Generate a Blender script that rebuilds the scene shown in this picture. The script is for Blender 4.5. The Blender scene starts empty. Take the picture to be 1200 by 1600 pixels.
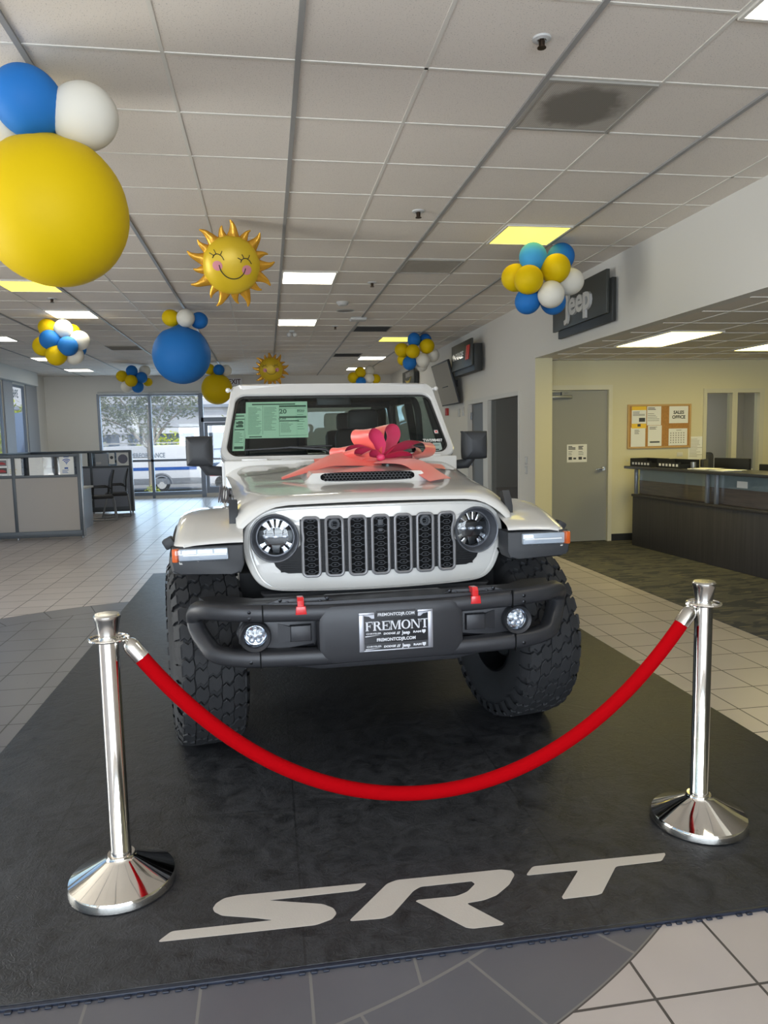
import bpy, bmesh, math, random
from mathutils import Vector, Matrix
random.seed(7)
SC = bpy.context.scene
COL = SC.collection
PI = math.pi

# ------------------------------------------------------------------ camera, world, sun, daylight, exposure
CEIL = 3.262
cam_d = bpy.data.cameras.new('camera')
cam_d.sensor_fit = 'VERTICAL'
cam_d.sensor_height = 36.0
cam_d.lens = 25.565
cam_d.clip_start = 0.05
cam_d.clip_end = 300
cam = bpy.data.objects.new('camera', cam_d)
COL.objects.link(cam)
yaw, pitch, roll = 0.1567, -0.1020, -0.0205
fw = Vector((math.sin(yaw) * math.cos(pitch), math.cos(yaw) * math.cos(pitch), math.sin(pitch)))
rt = Vector((math.cos(yaw), -math.sin(yaw), 0))
up = rt.cross(fw)
r2 = math.cos(roll) * rt + math.sin(roll) * up
u2 = -math.sin(roll) * rt + math.cos(roll) * up
M = Matrix(((r2.x, u2.x, -fw.x, 0), (r2.y, u2.y, -fw.y, 0), (r2.z, u2.z, -fw.z, 1.51), (0, 0, 0, 1)))
cam.matrix_world = M
SC.camera = cam

SC.view_settings.view_transform = 'Standard'
SC.view_settings.look = 'None'
SC.view_settings.gamma = 1
SC.view_settings.exposure = 0.0
SC.view_settings.use_curve_mapping = False
SC.cycles.use_denoising = True
SC.cycles.max_bounces = 8
SC.cycles.diffuse_bounces = 4
SC.cycles.glossy_bounces = 4
SC.cycles.transparent_max_bounces = 12
SC.cycles.sample_clamp_indirect = 4.0
SC.cycles.caustics_reflective = False
SC.cycles.caustics_refractive = False

world = bpy.data.worlds.new('sky')
SC.world = world
world.use_nodes = True
wn = world.node_tree
wn.nodes.clear()
w_out = wn.nodes.new('ShaderNodeOutputWorld')
w_bg = wn.nodes.new('ShaderNodeBackground')
w_sky = wn.nodes.new('ShaderNodeTexSky')
w_sky.sky_type = 'NISHITA'
w_sky.sun_disc = False
w_sky.sun_elevation = math.radians(48)
w_sky.sun_rotation = math.radians(150)
w_sky.air_density = 1.0
w_sky.dust_density = 2.0
wn.links.new(w_sky.outputs[0], w_bg.inputs[0])
w_bg.inputs[1].default_value = 0.22
wn.links.new(w_bg.outputs[0], w_out.inputs[0])

sun_d = bpy.data.lights.new('sun', 'SUN')
sun_d.energy = 2.6
sun_d.angle = 0.01
sun_d.color = (1.0, 0.95, 0.86)
sun = bpy.data.objects.new('sun', sun_d)
COL.objects.link(sun)
sun.rotation_euler = Vector((-0.35, 0.55, -0.85)).to_track_quat('-Z', 'Y').to_euler()   # from behind the camera, high

def area_light(name, loc, direction, sx, sy, power, col):
    d = bpy.data.lights.new(name, 'AREA')
    d.shape = 'RECTANGLE'; d.size = sx; d.size_y = sy; d.energy = power; d.color = col
    o = bpy.data.objects.new(name, d); COL.objects.link(o)
    o.location = loc
    o.rotation_euler = Vector(direction).to_track_quat('-Z', 'Y').to_euler()
    return o
# daylight entering through the storefront windows (behind the camera, along the left side, at the far end)
area_light('daylight_storefront', (-1.2, -4.2, 1.4), (0, 1, 0.36), 8.0, 2.5, 620, (0.80, 0.90, 1.0))
area_light('daylight_left_windows', (-5.95, 4.0, 1.5), (1, 0, 0.30), 2.3, 13.0, 1300, (1.0, 0.97, 0.91))
area_light('daylight_far_windows', (-2.6, 20.75, 1.45), (0, -1, -0.02), 3.4, 2.5, 125, (0.58, 0.78, 1.0))

area_light('office_fill_light', (6.8, 10.4, 2.47), (0, 0, -1), 1.2, .6, 16, (1.0, .95, .85))  # added unseen fill light, brightens the small office behind the alcove window

# ------------------------------------------------------------------ helpers
def S(r, g, b):
    f = lambda c: (c / 255 / 12.92) if c / 255 <= 0.04045 else ((c / 255 + 0.055) / 1.055) ** 2.4
    return (f(r), f(g), f(b), 1.0)

def mat(name, col, rough=0.5, metal=0.0, coat=0.0, spec=0.5, emit=None, es=0.0, bump=None, var=None, sheen=0.0, sss=None):
    m = bpy.data.materials.new(name); m.use_nodes = True
    nt = m.node_tree; b = nt.nodes['Principled BSDF']
    b.inputs['Base Color'].default_value = col
    b.inputs['Roughness'].default_value = rough
    b.inputs['Metallic'].default_value = metal
    b.inputs['Coat Weight'].default_value = coat
    b.inputs['Coat Roughness'].default_value = 0.05
    b.inputs['Specular IOR Level'].default_value = spec
    b.inputs['Sheen Weight'].default_value = sheen
    if emit:
        b.inputs['Emission Color'].default_value = emit; b.inputs['Emission Strength'].default_value = es
    tc = nt.nodes.new('ShaderNodeTexCoord')
    if bump:
        n = nt.nodes.new('ShaderNodeTexNoise'); n.inputs['Scale'].default_value = bump[0]; n.inputs['Detail'].default_value = 3
        bp = nt.nodes.new('ShaderNodeBump'); bp.inputs['Strength'].default_value = bump[1]; bp.inputs['Distance'].default_value = 0.01
        nt.links.new(tc.outputs['Object'], n.inputs['Vector'])
        nt.links.new(n.outputs['Fac'], bp.inputs['Height']); nt.links.new(bp.outputs['Normal'], b.inputs['Normal'])
    if var:
        n = nt.nodes.new('ShaderNodeTexNoise'); n.inputs['Scale'].default_value = var[0]; n.inputs['Detail'].default_value = 4
        mx = nt.nodes.new('ShaderNodeMix'); mx.data_type = 'RGBA'
        a = var[1]
        mx.inputs[6].default_value = tuple(max(0, c * (1 - a)) for c in col[:3]) + (1,)
        mx.inputs[7].default_value = tuple(min(1, c * (1 + a)) for c in col[:3]) + (1,)
        nt.links.new(tc.outputs['Object'], n.inputs['Vector'])
        nt.links.new(n.outputs['Fac'], mx.inputs[0]); nt.links.new(mx.outputs[2], b.inputs['Base Color'])
    return m

def glass_mat(name, tint, gloss=0.05, rough=0.02):
    m = bpy.data.materials.new(name); m.use_nodes = True
    nt = m.node_tree; nt.nodes.clear()
    out = nt.nodes.new('ShaderNodeOutputMaterial'); mix = nt.nodes.new('ShaderNodeMixShader')
    t = nt.nodes.new('ShaderNodeBsdfTransparent'); g = nt.nodes.new('ShaderNodeBsdfGlossy')
    lf = nt.nodes.new('ShaderNodeLayerWeight'); lf.inputs[0].default_value = .5
    lp = nt.nodes.new('ShaderNodeMath'); lp.operation = 'POWER'; lp.inputs[1].default_value = 4.0
    lw = nt.nodes.new('ShaderNodeMath'); lw.operation = 'MULTIPLY_ADD'; lw.inputs[1].default_value = .6; lw.inputs[2].default_value = gloss
    nt.links.new(lf.outputs['Facing'], lp.inputs[0]); nt.links.new(lp.outputs[0], lw.inputs[0])
    t.inputs[0].default_value = tint; g.inputs['Roughness'].default_value = rough
    g.inputs['Color'].default_value = (1, 1, 1, 1)
    nt.links.new(lw.outputs[0], mix.inputs[0])
    nt.links.new(t.outputs[0], mix.inputs[1]); nt.links.new(g.outputs[0], mix.inputs[2])
    nt.links.new(mix.outputs[0], out.inputs[0])
    return m

def catmull(P, n=8, closed=False):
    P = [Vector(p) for p in P]; out = []; L = len(P)
    rng = range(L if closed else L - 1)
    for i in rng:
        p1, p2 = P[i], P[(i + 1) % L]
        p0 = P[i - 1] if (closed or i > 0) else p1 * 2 - p2
        p3 = P[(i + 2) % L] if (closed or i + 2 < L) else p2 * 2 - p1
        for k in range(n):
            t = k / n
            out.append(0.5 * (2 * p1 + (p2 - p0) * t + (2 * p0 - 5 * p1 + 4 * p2 - p3) * t * t + (3 * p1 - p0 - 3 * p2 + p3) * t ** 3))
    if not closed: out.append(P[-1])
    return out

def frame(o, x, y):
    x = Vector(x).normalized(); y = Vector(y).normalized(); z = x.cross(y).normalized()
    y = z.cross(x)
    return Matrix(((x.x, y.x, z.x, o[0]), (x.y, y.y, z.y, o[1]), (x.z, y.z, z.z, o[2]), (0, 0, 0, 1)))

class MB:
    """collects shapes in one bmesh; build() links them as one mesh object"""
    def __init__(s): s.bm = bmesh.new(); s.mi = 0
    def _new(s, before):
        fs = [f for f in s.bm.faces if f not in before]
        for f in fs: f.material_index = s.mi
        return fs
    def poly(s, pts, T=None):
        vs = [s.bm.verts.new((T @ Vector(p)) if T else Vector(p)) for p in pts]
        f = s.bm.faces.new(vs); f.material_index = s.mi; return s
    def box(s, c, size, rot=None, bev=0.0, seg=2):
        c = Vector(c); hx, hy, hz = (d / 2 for d in size)
        vs = []
        for x, y, z in ((-1, -1, -1), (1, -1, -1), (1, 1, -1), (-1, 1, -1), (-1, -1, 1), (1, -1, 1), (1, 1, 1), (-1, 1, 1)):
            v = Vector((x * hx, y * hy, z * hz))
            if rot is not None: v = rot @ v
            vs.append(s.bm.verts.new(c + v))
        fs = []
        for q in ((0, 3, 2, 1), (4, 5, 6, 7), (0, 1, 5, 4), (1, 2, 6, 5), (2, 3, 7, 6), (3, 0, 4, 7)):
            f = s.bm.faces.new([vs[i] for i in q]); f.material_index = s.mi; fs.append(f)
        if bev:
            es = set(e for f in fs for e in f.edges)
            r = bmesh.ops.bevel(s.bm, geom=list(es), offset=bev, segments=seg, affect='EDGES', profile=0.5)
            for f in r['faces']: f.material_index = s.mi
        return s
    def box2(s, a, b, bev=0.0, seg=2):
        s.nb = getattr(s, 'nb', 0) + 1; e = .0003 * (s.nb % 5)
        return s.box([(p + q) / 2 for p, q in zip(a, b)], [abs(q - p) + e for p, q in zip(a, b)], None, bev, seg)
    def rings(s, rings, closed_u=True, cap0=True, cap1=True, closed_v=False):
        R = [[s.bm.verts.new(Vector(p)) for p in r] for r in rings]
        n = len(R[0]); L = len(R)
        for i in range(L if closed_v else L - 1):
            a, b = R[i], R[(i + 1) % L]
            for j in range(n if closed_u else n - 1):
                k = (j + 1) % n
                try:
                    f = s.bm.faces.new((a[j], a[k], b[k], b[j])); f.material_index = s.mi
                except ValueError: pass
        if not closed_v and closed_u:
            if cap0: f = s.bm.faces.new(list(reversed(R[0]))); f.material_index = s.mi
            if cap1: f = s.bm.faces.new(R[-1]); f.material_index = s.mi
        return s
    def lathe(s, prof, T=None, n=32, cap0=False, cap1=False):
        T = T or Matrix.Identity(4)
        rings = []
        for r, z in prof:
            r = max(r, 1e-4)
            rings.append([T @ Vector((r * math.cos(2 * PI * k / n), r * math.sin(2 * PI * k / n), z)) for k in range(n)])
        return s.rings(rings, True, cap0, cap1)
    def tube(s, p0, p1, r0, r1=None, n=16):
        p0, p1 = Vector(p0), Vector(p1); r1 = r0 if r1 is None else r1
        d = (p1 - p0); L = d.length
        q = d.to_track_quat('Z', 'Y').to_matrix().to_4x4()
        T = Matrix.Translation(p0) @ q
        return s.lathe([(r0, 0), (r1, L)], T, n, True, True)
    def sweep(s, path, r, n=10, closed=False, squash=None, upv=None):
        P = [Vector(p) for p in path]; rings = []; L = len(P)
        prevx = None
        for i, p in enumerate(P):
            a = P[(i - 1) % L] if (closed or i > 0) else p
            b = P[(i + 1) % L] if (closed or i < L - 1) else p
            t = (b - a).normalized()
            ref = Vector(upv) if upv else (Vector((0, 0, 1)) if abs(t.z) < 0.9 else Vector((1, 0, 0)))
            if prevx is not None and not upv: ref = prevx
            x = (ref - t * ref.dot(t)).normalized(); prevx = x
            y = t.cross(x)
            rr = r[i] if isinstance(r, (list, tuple)) else r
            sq = squash or (1, 1)
            rings.append([p + x * math.cos(2 * PI * k / n) * rr * sq[0] + y * math.sin(2 * PI * k / n) * rr * sq[1] for k in range(n)])
        return s.rings(rings, True, True, True, closed)
    def sphere(s, c, r, sc=(1, 1, 1), nu=28, nv=18, T=None):
        c = Vector(c); rings = []
        for i in range(1, nv):
            a = PI * i / nv
            ring = []
            for k in range(nu):
                b = 2 * PI * k / nu
                v = Vector((r * sc[0] * math.sin(a) * math.cos(b), r * sc[1] * math.sin(a) * math.sin(b), -r * sc[2] * math.cos(a)))
                if T: v = T @ v
                ring.append(c + v)
            rings.append(ring)
        return s.rings(rings, True, True, True)
    def prism(s, pts, T, d, bev=0.0):
        """polygon in local xy of T, extruded from z=0 to z=d"""
        a = [s.bm.verts.new(T @ Vector((p[0], p[1], 0))) for p in pts]
        b = [s.bm.verts.new(T @ Vector((p[0], p[1], d))) for p in pts]
        n = len(pts); fs = []
        fs.append(s.bm.faces.new(list(reversed(a)))); top = s.bm.faces.new(b); fs.append(top)
        for i in range(n):
            k = (i + 1) % n
            fs.append(s.bm.faces.new((a[i], a[k], b[k], b[i])))
        for f in fs: f.material_index = s.mi
        if bev:
            r = bmesh.ops.bevel(s.bm, geom=list(top.edges), offset=bev, segments=2, affect='EDGES', profile=0.5)
            for f in r['faces']: f.material_index = s.mi
        return s
    def grid(s, fn, nu, nv):
        V = [[s.bm.verts.new(Vector(fn(i / nu, j / nv))) for j in range(nv + 1)] for i in range(nu + 1)]
        for i in range(nu):
            for j in range(nv):
                try:
                    f = s.bm.faces.new((V[i][j], V[i + 1][j], V[i + 1][j + 1], V[i][j + 1])); f.material_index = s.mi
                except ValueError: pass
        return s
    def text(s, txt, T, size, ext=0.001, off=0.0, align='CENTER', shear=0.0, sx=1.0, res=3):
        cu = bpy.data.curves.new('lettering', 'FONT'); cu.body = txt; cu.size = size; cu.extrude = ext; cu.offset = off
        cu.align_x = align; cu.align_y = 'CENTER'; cu.shear = shear; cu.resolution_u = res
        o = bpy.data.objects.new('lettering', cu); COL.objects.link(o)
        dg = bpy.context.evaluated_depsgraph_get(); dg.update()
        me = bpy.data.meshes.new_from_object(o.evaluated_get(dg))
        TT = T @ Matrix.Diagonal((sx, 1, 1, 1))
        me.transform(TT)
        n0 = len(s.bm.faces)
        s.bm.from_mesh(me); s.bm.faces.ensure_lookup_table()
        for f in s.bm.faces[n0:]: f.material_index = s.mi
        bpy.data.objects.remove(o); bpy.data.curves.remove(cu); bpy.data.meshes.remove(me)
        return s
    def move(s, T):
        bmesh.ops.transform(s.bm, matrix=T, verts=s.bm.verts); return s
    def build_each(s, name, m, parent=None, angle=0.6):
        """one object per separate piece"""
        bm = s.bm; bm.verts.index_update(); seen = set(); out = []
        for v0 in list(bm.verts):
            if v0 in seen: continue
            comp, st = [], [v0]; seen.add(v0)
            while st:
                v = st.pop(); comp.append(v)
                for e in v.link_edges:
                    w = e.other_vert(v)
                    if w not in seen: seen.add(w); st.append(w)
            q = MB(); mp = {v: q.bm.verts.new(v.co) for v in comp}
            for f in {f for v in comp for f in v.link_faces}:
                g = q.bm.faces.new([mp[v] for v in f.verts]); g.material_index = f.material_index
            out.append(q.build(name, m, parent, angle))
        bm.free(); return out
    def build(s, name, m, parent=None, angle=0.6, recalc=True, loc=None):
        bm = s.bm
        if recalc: bmesh.ops.recalc_face_normals(bm, faces=bm.faces)
        for f in bm.faces: f.smooth = True
        for e in bm.edges:
            if len(e.link_faces) == 2:
                if e.calc_face_angle(0) > angle: e.smooth = False
        me = bpy.data.meshes.new(name); bm.to_mesh(me); bm.free()
        for q in (m if isinstance(m, (list, tuple)) else [m]): me.materials.append(q)
        o = bpy.data.objects.new(name, me); COL.objects.link(o)
        if parent: o.parent = parent
        if loc: o.location = loc
        return o

def tag(o, label=None, cat=None, group=None, kind=None):
    if label: o['label'] = label
    if cat: o['category'] = cat
    if group: o['group'] = group
    if kind: o['kind'] = kind
    return o
def thing(name, label, cat, loc=(0, 0, 0), rz=0.0, group=None):
    o = bpy.data.objects.new(name, None); COL.objects.link(o)
    o.empty_display_size = 0.1; o.location = loc; o.rotation_euler = (0, 0, rz)
    return tag(o, label, cat, group)
def struct(name, mb, m, parent=None, **k):
    return tag(mb.build(name, m, parent, **k), kind='structure')
def dup(root, loc, rz=None, label=None, group=None):
    r = root.copy(); COL.objects.link(r); r.location = loc
    if rz is not None: r.rotation_euler = (0, 0, rz)
    if label: r['label'] = label
    if group: r['group'] = group
    for ch in list(root.children):
        c = ch.copy(); COL.objects.link(c); c.parent = r
        for g in list(ch.children):
            d = g.copy(); COL.objects.link(d); d.parent = c
    return r

# node expressions for the procedural floor, carpet and so on
class NX:
    def __init__(s, nt): s.nt = nt
    def m(s, op, a, b=None, c=None):
        n = s.nt.nodes.new('ShaderNodeMath'); n.operation = op
        for i, v in enumerate((a, b, c)):
            if v is None: continue
            if isinstance(v, (int, float)): n.inputs[i].default_value = v
            else: s.nt.links.new(v, n.inputs[i])
        return n.outputs[0]
    def mix(s, f, a, b):
        n = s.nt.nodes.new('ShaderNodeMix'); n.data_type = 'RGBA'
        for i, v in ((0, f), (6, a), (7, b)):
            if isinstance(v, (int, float, tuple)): n.inputs[i].default_value = v
            else: s.nt.links.new(v, n.inputs[i])
        return n.outputs[2]
    def noise(s, vec, scale, detail=3, dist=0.0):
        n = s.nt.nodes.new('ShaderNodeTexNoise'); n.inputs['Scale'].default_value = scale; n.inputs['Detail'].default_value = detail
        n.inputs['Distortion'].default_value = dist
        s.nt.links.new(vec, n.inputs['Vector']); return n.outputs['Fac']
    def white(s, vec):
        n = s.nt.nodes.new('ShaderNodeTexWhiteNoise'); n.noise_dimensions = '3D'
        s.nt.links.new(vec, n.inputs['Vector']); return n.outputs['Value']
    def comb(s, x, y, z=0.0):
        n = s.nt.nodes.new('ShaderNodeCombineXYZ')
        for i, v in enumerate((x, y, z)):
            if isinstance(v, (int, float)): n.inputs[i].default_value = v
            else: s.nt.links.new(v, n.inputs[i])
        return n.outputs[0]
def node_mat(name):
    m = bpy.data.materials.new(name); m.use_nodes = True
    nt = m.node_tree; b = nt.nodes['Principled BSDF']
    tc = nt.nodes.new('ShaderNodeTexCoord'); sp = nt.nodes.new('ShaderNodeSeparateXYZ')
    nt.links.new(tc.outputs['Object'], sp.inputs[0])
    return m, nt, b, NX(nt), tc.outputs['Object'], sp.outputs[0], sp.outputs[1], sp.outputs[2]
# ------------------------------------------------------------------ materials of the room
m_wall = mat('wall_paint', S(216, 213, 206), 0.85, bump=(120, 0.05))
m_wall_cream = mat('cream_wall_paint', S(212, 205, 172), 0.85, bump=(120, 0.05))
m_trim = mat('white_trim', S(205, 203, 196), 0.5)
m_alu = mat('aluminium', S(150, 153, 158), 0.4, 0.7)
m_frame_dark = mat('grey_window_frame', S(120, 128, 140), 0.45, 0.4)
m_glass = glass_mat('window_glass', (0.93, 0.96, 0.97, 1))
m_dark_gap = mat('dark_rubber', S(32, 33, 36), 0.6)
m_black = mat('black_plastic', S(26, 27, 29), 0.5)
m_paper = mat('white_paper', S(232, 232, 228), 0.8)
m_ink = mat('grey_ink', S(70, 72, 76), 0.8)
m_lightgrey = mat('light_grey_plastic', S(190, 190, 188), 0.5)
m_chrome = mat('polished_chrome', S(235, 232, 226), 0.06, 1.0)
m_chrome_soft = mat('satin_chrome', S(215, 213, 208), 0.18, 1.0)

# tiled floor: beige tiles with a big dark grey disc that has a border ring
m_floor, nt, b, X, vec, px, py, pz = node_mat('floor_tiles')
TS = 0.3025
def cell(p, o): return X.m('DIVIDE', X.m('SUBTRACT', p, o), TS)
cx_, cy_ = cell(px, 0.066), cell(py, 1.67)
def grout(c, w): 
    f = X.m('FRACT', c); e = X.m('MINIMUM', f, X.m('SUBTRACT', 1.0, f)); return X.m('LESS_THAN', e, w)
g_sq = X.m('MAXIMUM', grout(cx_, 0.014), grout(cy_, 0.014))
dx, dy = X.m('SUBTRACT', px, -0.695), X.m('SUBTRACT', py, 4.25)
rad = X.m('SQRT', X.m('ADD', X.m('MULTIPLY', dx, dx), X.m('MULTIPLY', dy, dy)))
ang = X.m('ARCTAN2', dy, dx)
inside = X.m('LESS_THAN', rad, 2.95)
core = X.m('LESS_THAN', rad, 2.64)
ring_l = X.m('LESS_THAN', X.m('ABSOLUTE', X.m('SUBTRACT', rad, 2.64)), 0.005)
edge_l = X.m('LESS_THAN', X.m('ABSOLUTE', X.m('SUBTRACT', rad, 2.95)), 0.005)
rad_j = grout(X.m('MULTIPLY', ang, 46 / (2 * PI)), 0.012)
g_ring = X.m('MULTIPLY', rad_j, X.m('SUBTRACT', inside, core))
g_all = X.m('MAXIMUM', X.m('MAXIMUM', X.m('MULTIPLY', g_sq, X.m('SUBTRACT', 1.0, X.m('SUBTRACT', inside, core))), g_ring), X.m('MAXIMUM', ring_l, edge_l))
rnd = X.white(X.comb(X.m('FLOOR', cx_), X.m('FLOOR', cy_)))
nz = X.noise(vec, 3.0, 4)
light = X.mix(X.m('ADD', X.m('MULTIPLY', rnd, 0.35), X.m('MULTIPLY', nz, 0.6)), S(174, 165, 160), S(198, 189, 184))
dark = X.mix(nz, S(88, 88, 94), S(106, 105, 110))
tile = X.mix(inside, light, dark)
gcol = X.mix(inside, S(74, 70, 68), X.mix(X.m('GREATER_THAN', py, 2.4), S(122, 120, 118), S(58, 57, 58)))
# far disc joints painted dark, near ones pale: low-angle reflection put into the colour
col = X.mix(g_all, tile, gcol)
nt.links.new(col, b.inputs['Base Color'])
rr = X.m('ADD', 0.24, X.m('MULTIPLY', X.m('ADD', nz, g_all), 0.14))
nt.links.new(rr, b.inputs['Roughness'])
bp = nt.nodes.new('ShaderNodeBump'); bp.inputs['Strength'].default_value = 0.5; bp.inputs['Distance'].default_value = 0.003
nt.links.new(X.m('SUBTRACT', 1.0, g_all), bp.inputs['Height']); nt.links.new(bp.outputs[0], b.inputs['Normal'])

# carpet of the office area
m_carpet, nt, b, X, vec, px, py, pz = node_mat('patterned_carpet')
st = X.noise(X.comb(X.m('MULTIPLY', px, 2.2), X.m('MULTIPLY', py, 7.0)), 1.3, 2, 0.4)
st2 = X.noise(X.comb(X.m('MULTIPLY', px, 3.0), X.m('MULTIPLY', py, 12.0)), 1.7, 2, 0.2)
fz = X.noise(vec, 240, 2)
c = X.mix(X.m('GREATER_THAN', st, 0.52), S(104, 103, 98), S(80, 82, 84))
c = X.mix(X.m('GREATER_THAN', st2, 0.60), c, S(124, 118, 104))
c = X.mix(X.m('MULTIPLY', fz, 0.5), c, S(60, 61, 62))
nt.links.new(c, b.inputs['Base Color']); b.inputs['Roughness'].default_value = 0.95; b.inputs['Specular IOR Level'].default_value = 0.1

# ceiling tile
m_ceil, nt, b, X, vec, px, py, pz = node_mat('acoustic_tile')
n1 = X.noise(vec, 160, 3); n2 = X.noise(vec, 1.2, 2)
c = X.mix(X.m('LESS_THAN', n1, 0.36), X.mix(n2, S(220, 212, 202), S(230, 222, 212)), S(182, 175, 166))
nt.links.new(c, b.inputs['Base Color']); b.inputs['Roughness'].default_value = 0.95
m_tee_main = mat('ceiling_main_tee', S(150, 149, 147), 0.5)
m_tee = mat('ceiling_cross_tee', S(218, 214, 205), 0.6)

# ------------------------------------------------------------------ room shell
XW, XL, YF, YB = 3.486, -5.69, 20.36, -3.9
AX, AY = 8.2, 9.5          # office alcove: right side and back wall
struct('floor', MB().box2((XL - .2, YB - .2, -.15), (XW + .02, YF + .3, 0)), m_floor)
struct('floor_carpet', MB().box2((XW + .02, YB - .2, -.15), (AX + .2, 11.7, 0.004)), m_carpet)
# carpet also beyond the wall inside the glass office
q = MB()
q.box2((XL - .2, YB - .2, CEIL), (XW + .3, YF + .3, CEIL + .12))
struct('ceiling', q, m_ceil)
struct('ceiling_alcove', MB().box2((XW + .12, YB, 2.5), (AX + .2, AY, 2.6)), m_ceil)

# suspended grid: deep main tees along the room, cross tees across it
GX0, GY0, G = -1.014, 3.588, 0.6096
q = MB()
for i in range(-8, 8):
    x = GX0 + i * G
    if XL < x < XW and i % 2 == 0: q.box2((x - .013, YB, CEIL - .012), (x + .013, YF, CEIL + .01))
struct('trim_1', q, m_tee_main)
q = MB()
for i in range(-8, 8):
    x = GX0 + i * G
    if XL < x < XW and i % 2: q.box2((x - .009, YB, CEIL - .004), (x + .009, YF, CEIL + .01))
for j in range(-12, 29):
    y = GY0 + j * G
    if YB < y < YF: q.box2((XL, y - .0075, CEIL - .004), (XW, y + .0075, CEIL + .01))
struct('trim_2', q, m_tee)
q = MB()
for i in range(6, 16):
    x = GX0 + i * G
    if XW + .15 < x < AX: q.box2((x - .011, YB, 2.494), (x + .011, AY, 2.505))
for j in range(-12, 10):
    y = GY0 + .25 + j * G
    if YB < y < AY: q.box2((XW + .12, y - .010, 2.494), (AX, y + .010, 2.505))
struct('trim_3', q, m_tee)

# right wall: far stretch with a door and an office window, and the header over the office opening
def wall_x(q, x0, x1, y0, y1, z0, z1, holes):
    """wall in the yz plane with rectangular holes (y0, y1, z0, z1)"""
    holes = sorted(holes); y = y0
    for (a, b_, c_, d_) in holes:
        if a > y: q.box2((x0, y, z0), (x1, a, z1))
        if c_ > z0: q.box2((x0, a, z0), (x1, b_, c_))
        if d_ < z1: q.box2((x0, a, d_), (x1, b_, z1))
        y = b_
    if y < y1: q.box2((x0, y, z0), (x1, y1, z1))
def wall_y(q, y0, y1, x0, x1, z0, z1, holes):
    holes = sorted(holes); x = x0
    for (a, b_, c_, d_) in holes:
        if a > x: q.box2((x, y0, z0), (a, y1, z1))
        if c_ > z0: q.box2((a, y0, z0), (b_, y1, c_))
        if d_ < z1: q.box2((a, y0, d_), (b_, y1, z1))
        x = b_
    if x < x1: q.box2((x, y0, z0), (x1, y1, z1))
DR = (11.50, 12.40, 0, 2.08)      # office door in the right wall
WR = (9.78, 11.30, 0.12, 2.11)    # full height office window
q = MB(); wall_x(q, XW, XW + .12, 9.19, YF + .2, 0, CEIL, [WR, DR])
q.box2((XW, YB, 2.5), (XW + .12, 9.19, CEIL))
struct('wall_right', q, m_wall)
q = MB(); wall_y(q, AY, AY + .12, 3.72, AX + .1, 0, 2.6, [(3.77, 4.66, 0, 2.10), (6.08, 7.0, .55, 2.08)])
q.box2((XW + .002, 9.186, 0), (3.72, AY + .12, 2.499))
struct('wall_alcove', q, m_wall_cream)
struct('wall_alcove_side', MB().box2((AX, YB, 0), (AX + .1, AY + .1, 2.6)), m_wall_cream)
struct('baseboard_alcove', MB().box2((4.715, AY - .015, 0.004), (AX, AY, .1)), m_dark_gap)
# far wall with the storefront window group and a glass door
WF = (-4.40, -0.80, 0.10, 2.80)
q = MB(); wall_y(q, YF, YF + .15, XL - .2, XW + .1, 0, CEIL, [WF])
struct('wall_far', q, m_wall)
# left wall with tall windows
LWINS = [(-3.2 + 2.3 * k, -1.15 + 2.3 * k, 0.3, 2.74) for k in range(9)]
LWINS = [w for w in LWINS if w[1] < 15.4] + [(15.3, 17.2, .3, 2.9), (17.86, 18.74, .3, 2.9)]
LWINS = [(a, b_, c_, 2.9) for a, b_, c_, d_ in LWINS]
q = MB(); wall_x(q, XL - .06, XL, YB - .2, YF + .2, 0, CEIL, LWINS)
struct('wall_left', q, m_wall)
# wall behind the camera: storefront glazing
BW = [(-5.2, -3.35, .12, 2.8), (-3.25, -1.35, .12, 2.8), (-1.25, .65, .12, 2.8), (.75, 2.75, .12, 2.8)]
q = MB(); wall_y(q, YB - .15, YB, XL - .2, AX + .2, 0, CEIL, BW)
struct('wall_back', q, m_wall)
for k, (a, b_, c_, d_) in enumerate(BW):
    q = MB()
    for r in ((a, a + .05, c_, d_), (b_ - .05, b_, c_, d_), (a, b_, c_, c_ + .05), (a, b_, d_ - .05, d_), (a, b_, 1.0, 1.05)):
        q.box2((r[0], YB - .11, r[2]), (r[1], YB - .05, r[3]))
    w = struct('window_%d' % (k + 10), q, m_frame_dark)

# left windows: frames and panes, valance box above
for k, (a, b_, c_, d_) in enumerate(LWINS):
    q = MB()
    for r in ((a, a + .07, c_, d_), (b_ - .07, b_, c_, d_), (a, b_, c_, c_ + .06), (a, b_, d_ - .05, d_)):
        q.box2((XL - .055, r[0], r[2]), (XL - .005, r[1], r[3]))
    w = struct('window_%d' % (k + 20), q, m_frame_dark)
    MB().box2((XL - .035, a + .07, c_ + .06), (XL - .028, b_ - .07, d_ - .05)).build('pane', m_glass, w)
struct('trim_4', MB().box2((XL, 3.0, 2.94), (XL + .16, 19.3, CEIL), .01), mat('shade_box', S(206, 205, 200), .7))
q = MB(); q.box2((XL, 17.24, 0), (XL + .03, 17.83, 2.94)).box2((XL, 18.78, 0), (XL + .03, 19.6, CEIL))
struct('trim_5', q, mat('grey_column_cladding', S(150, 152, 156), .5, .2))

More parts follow.
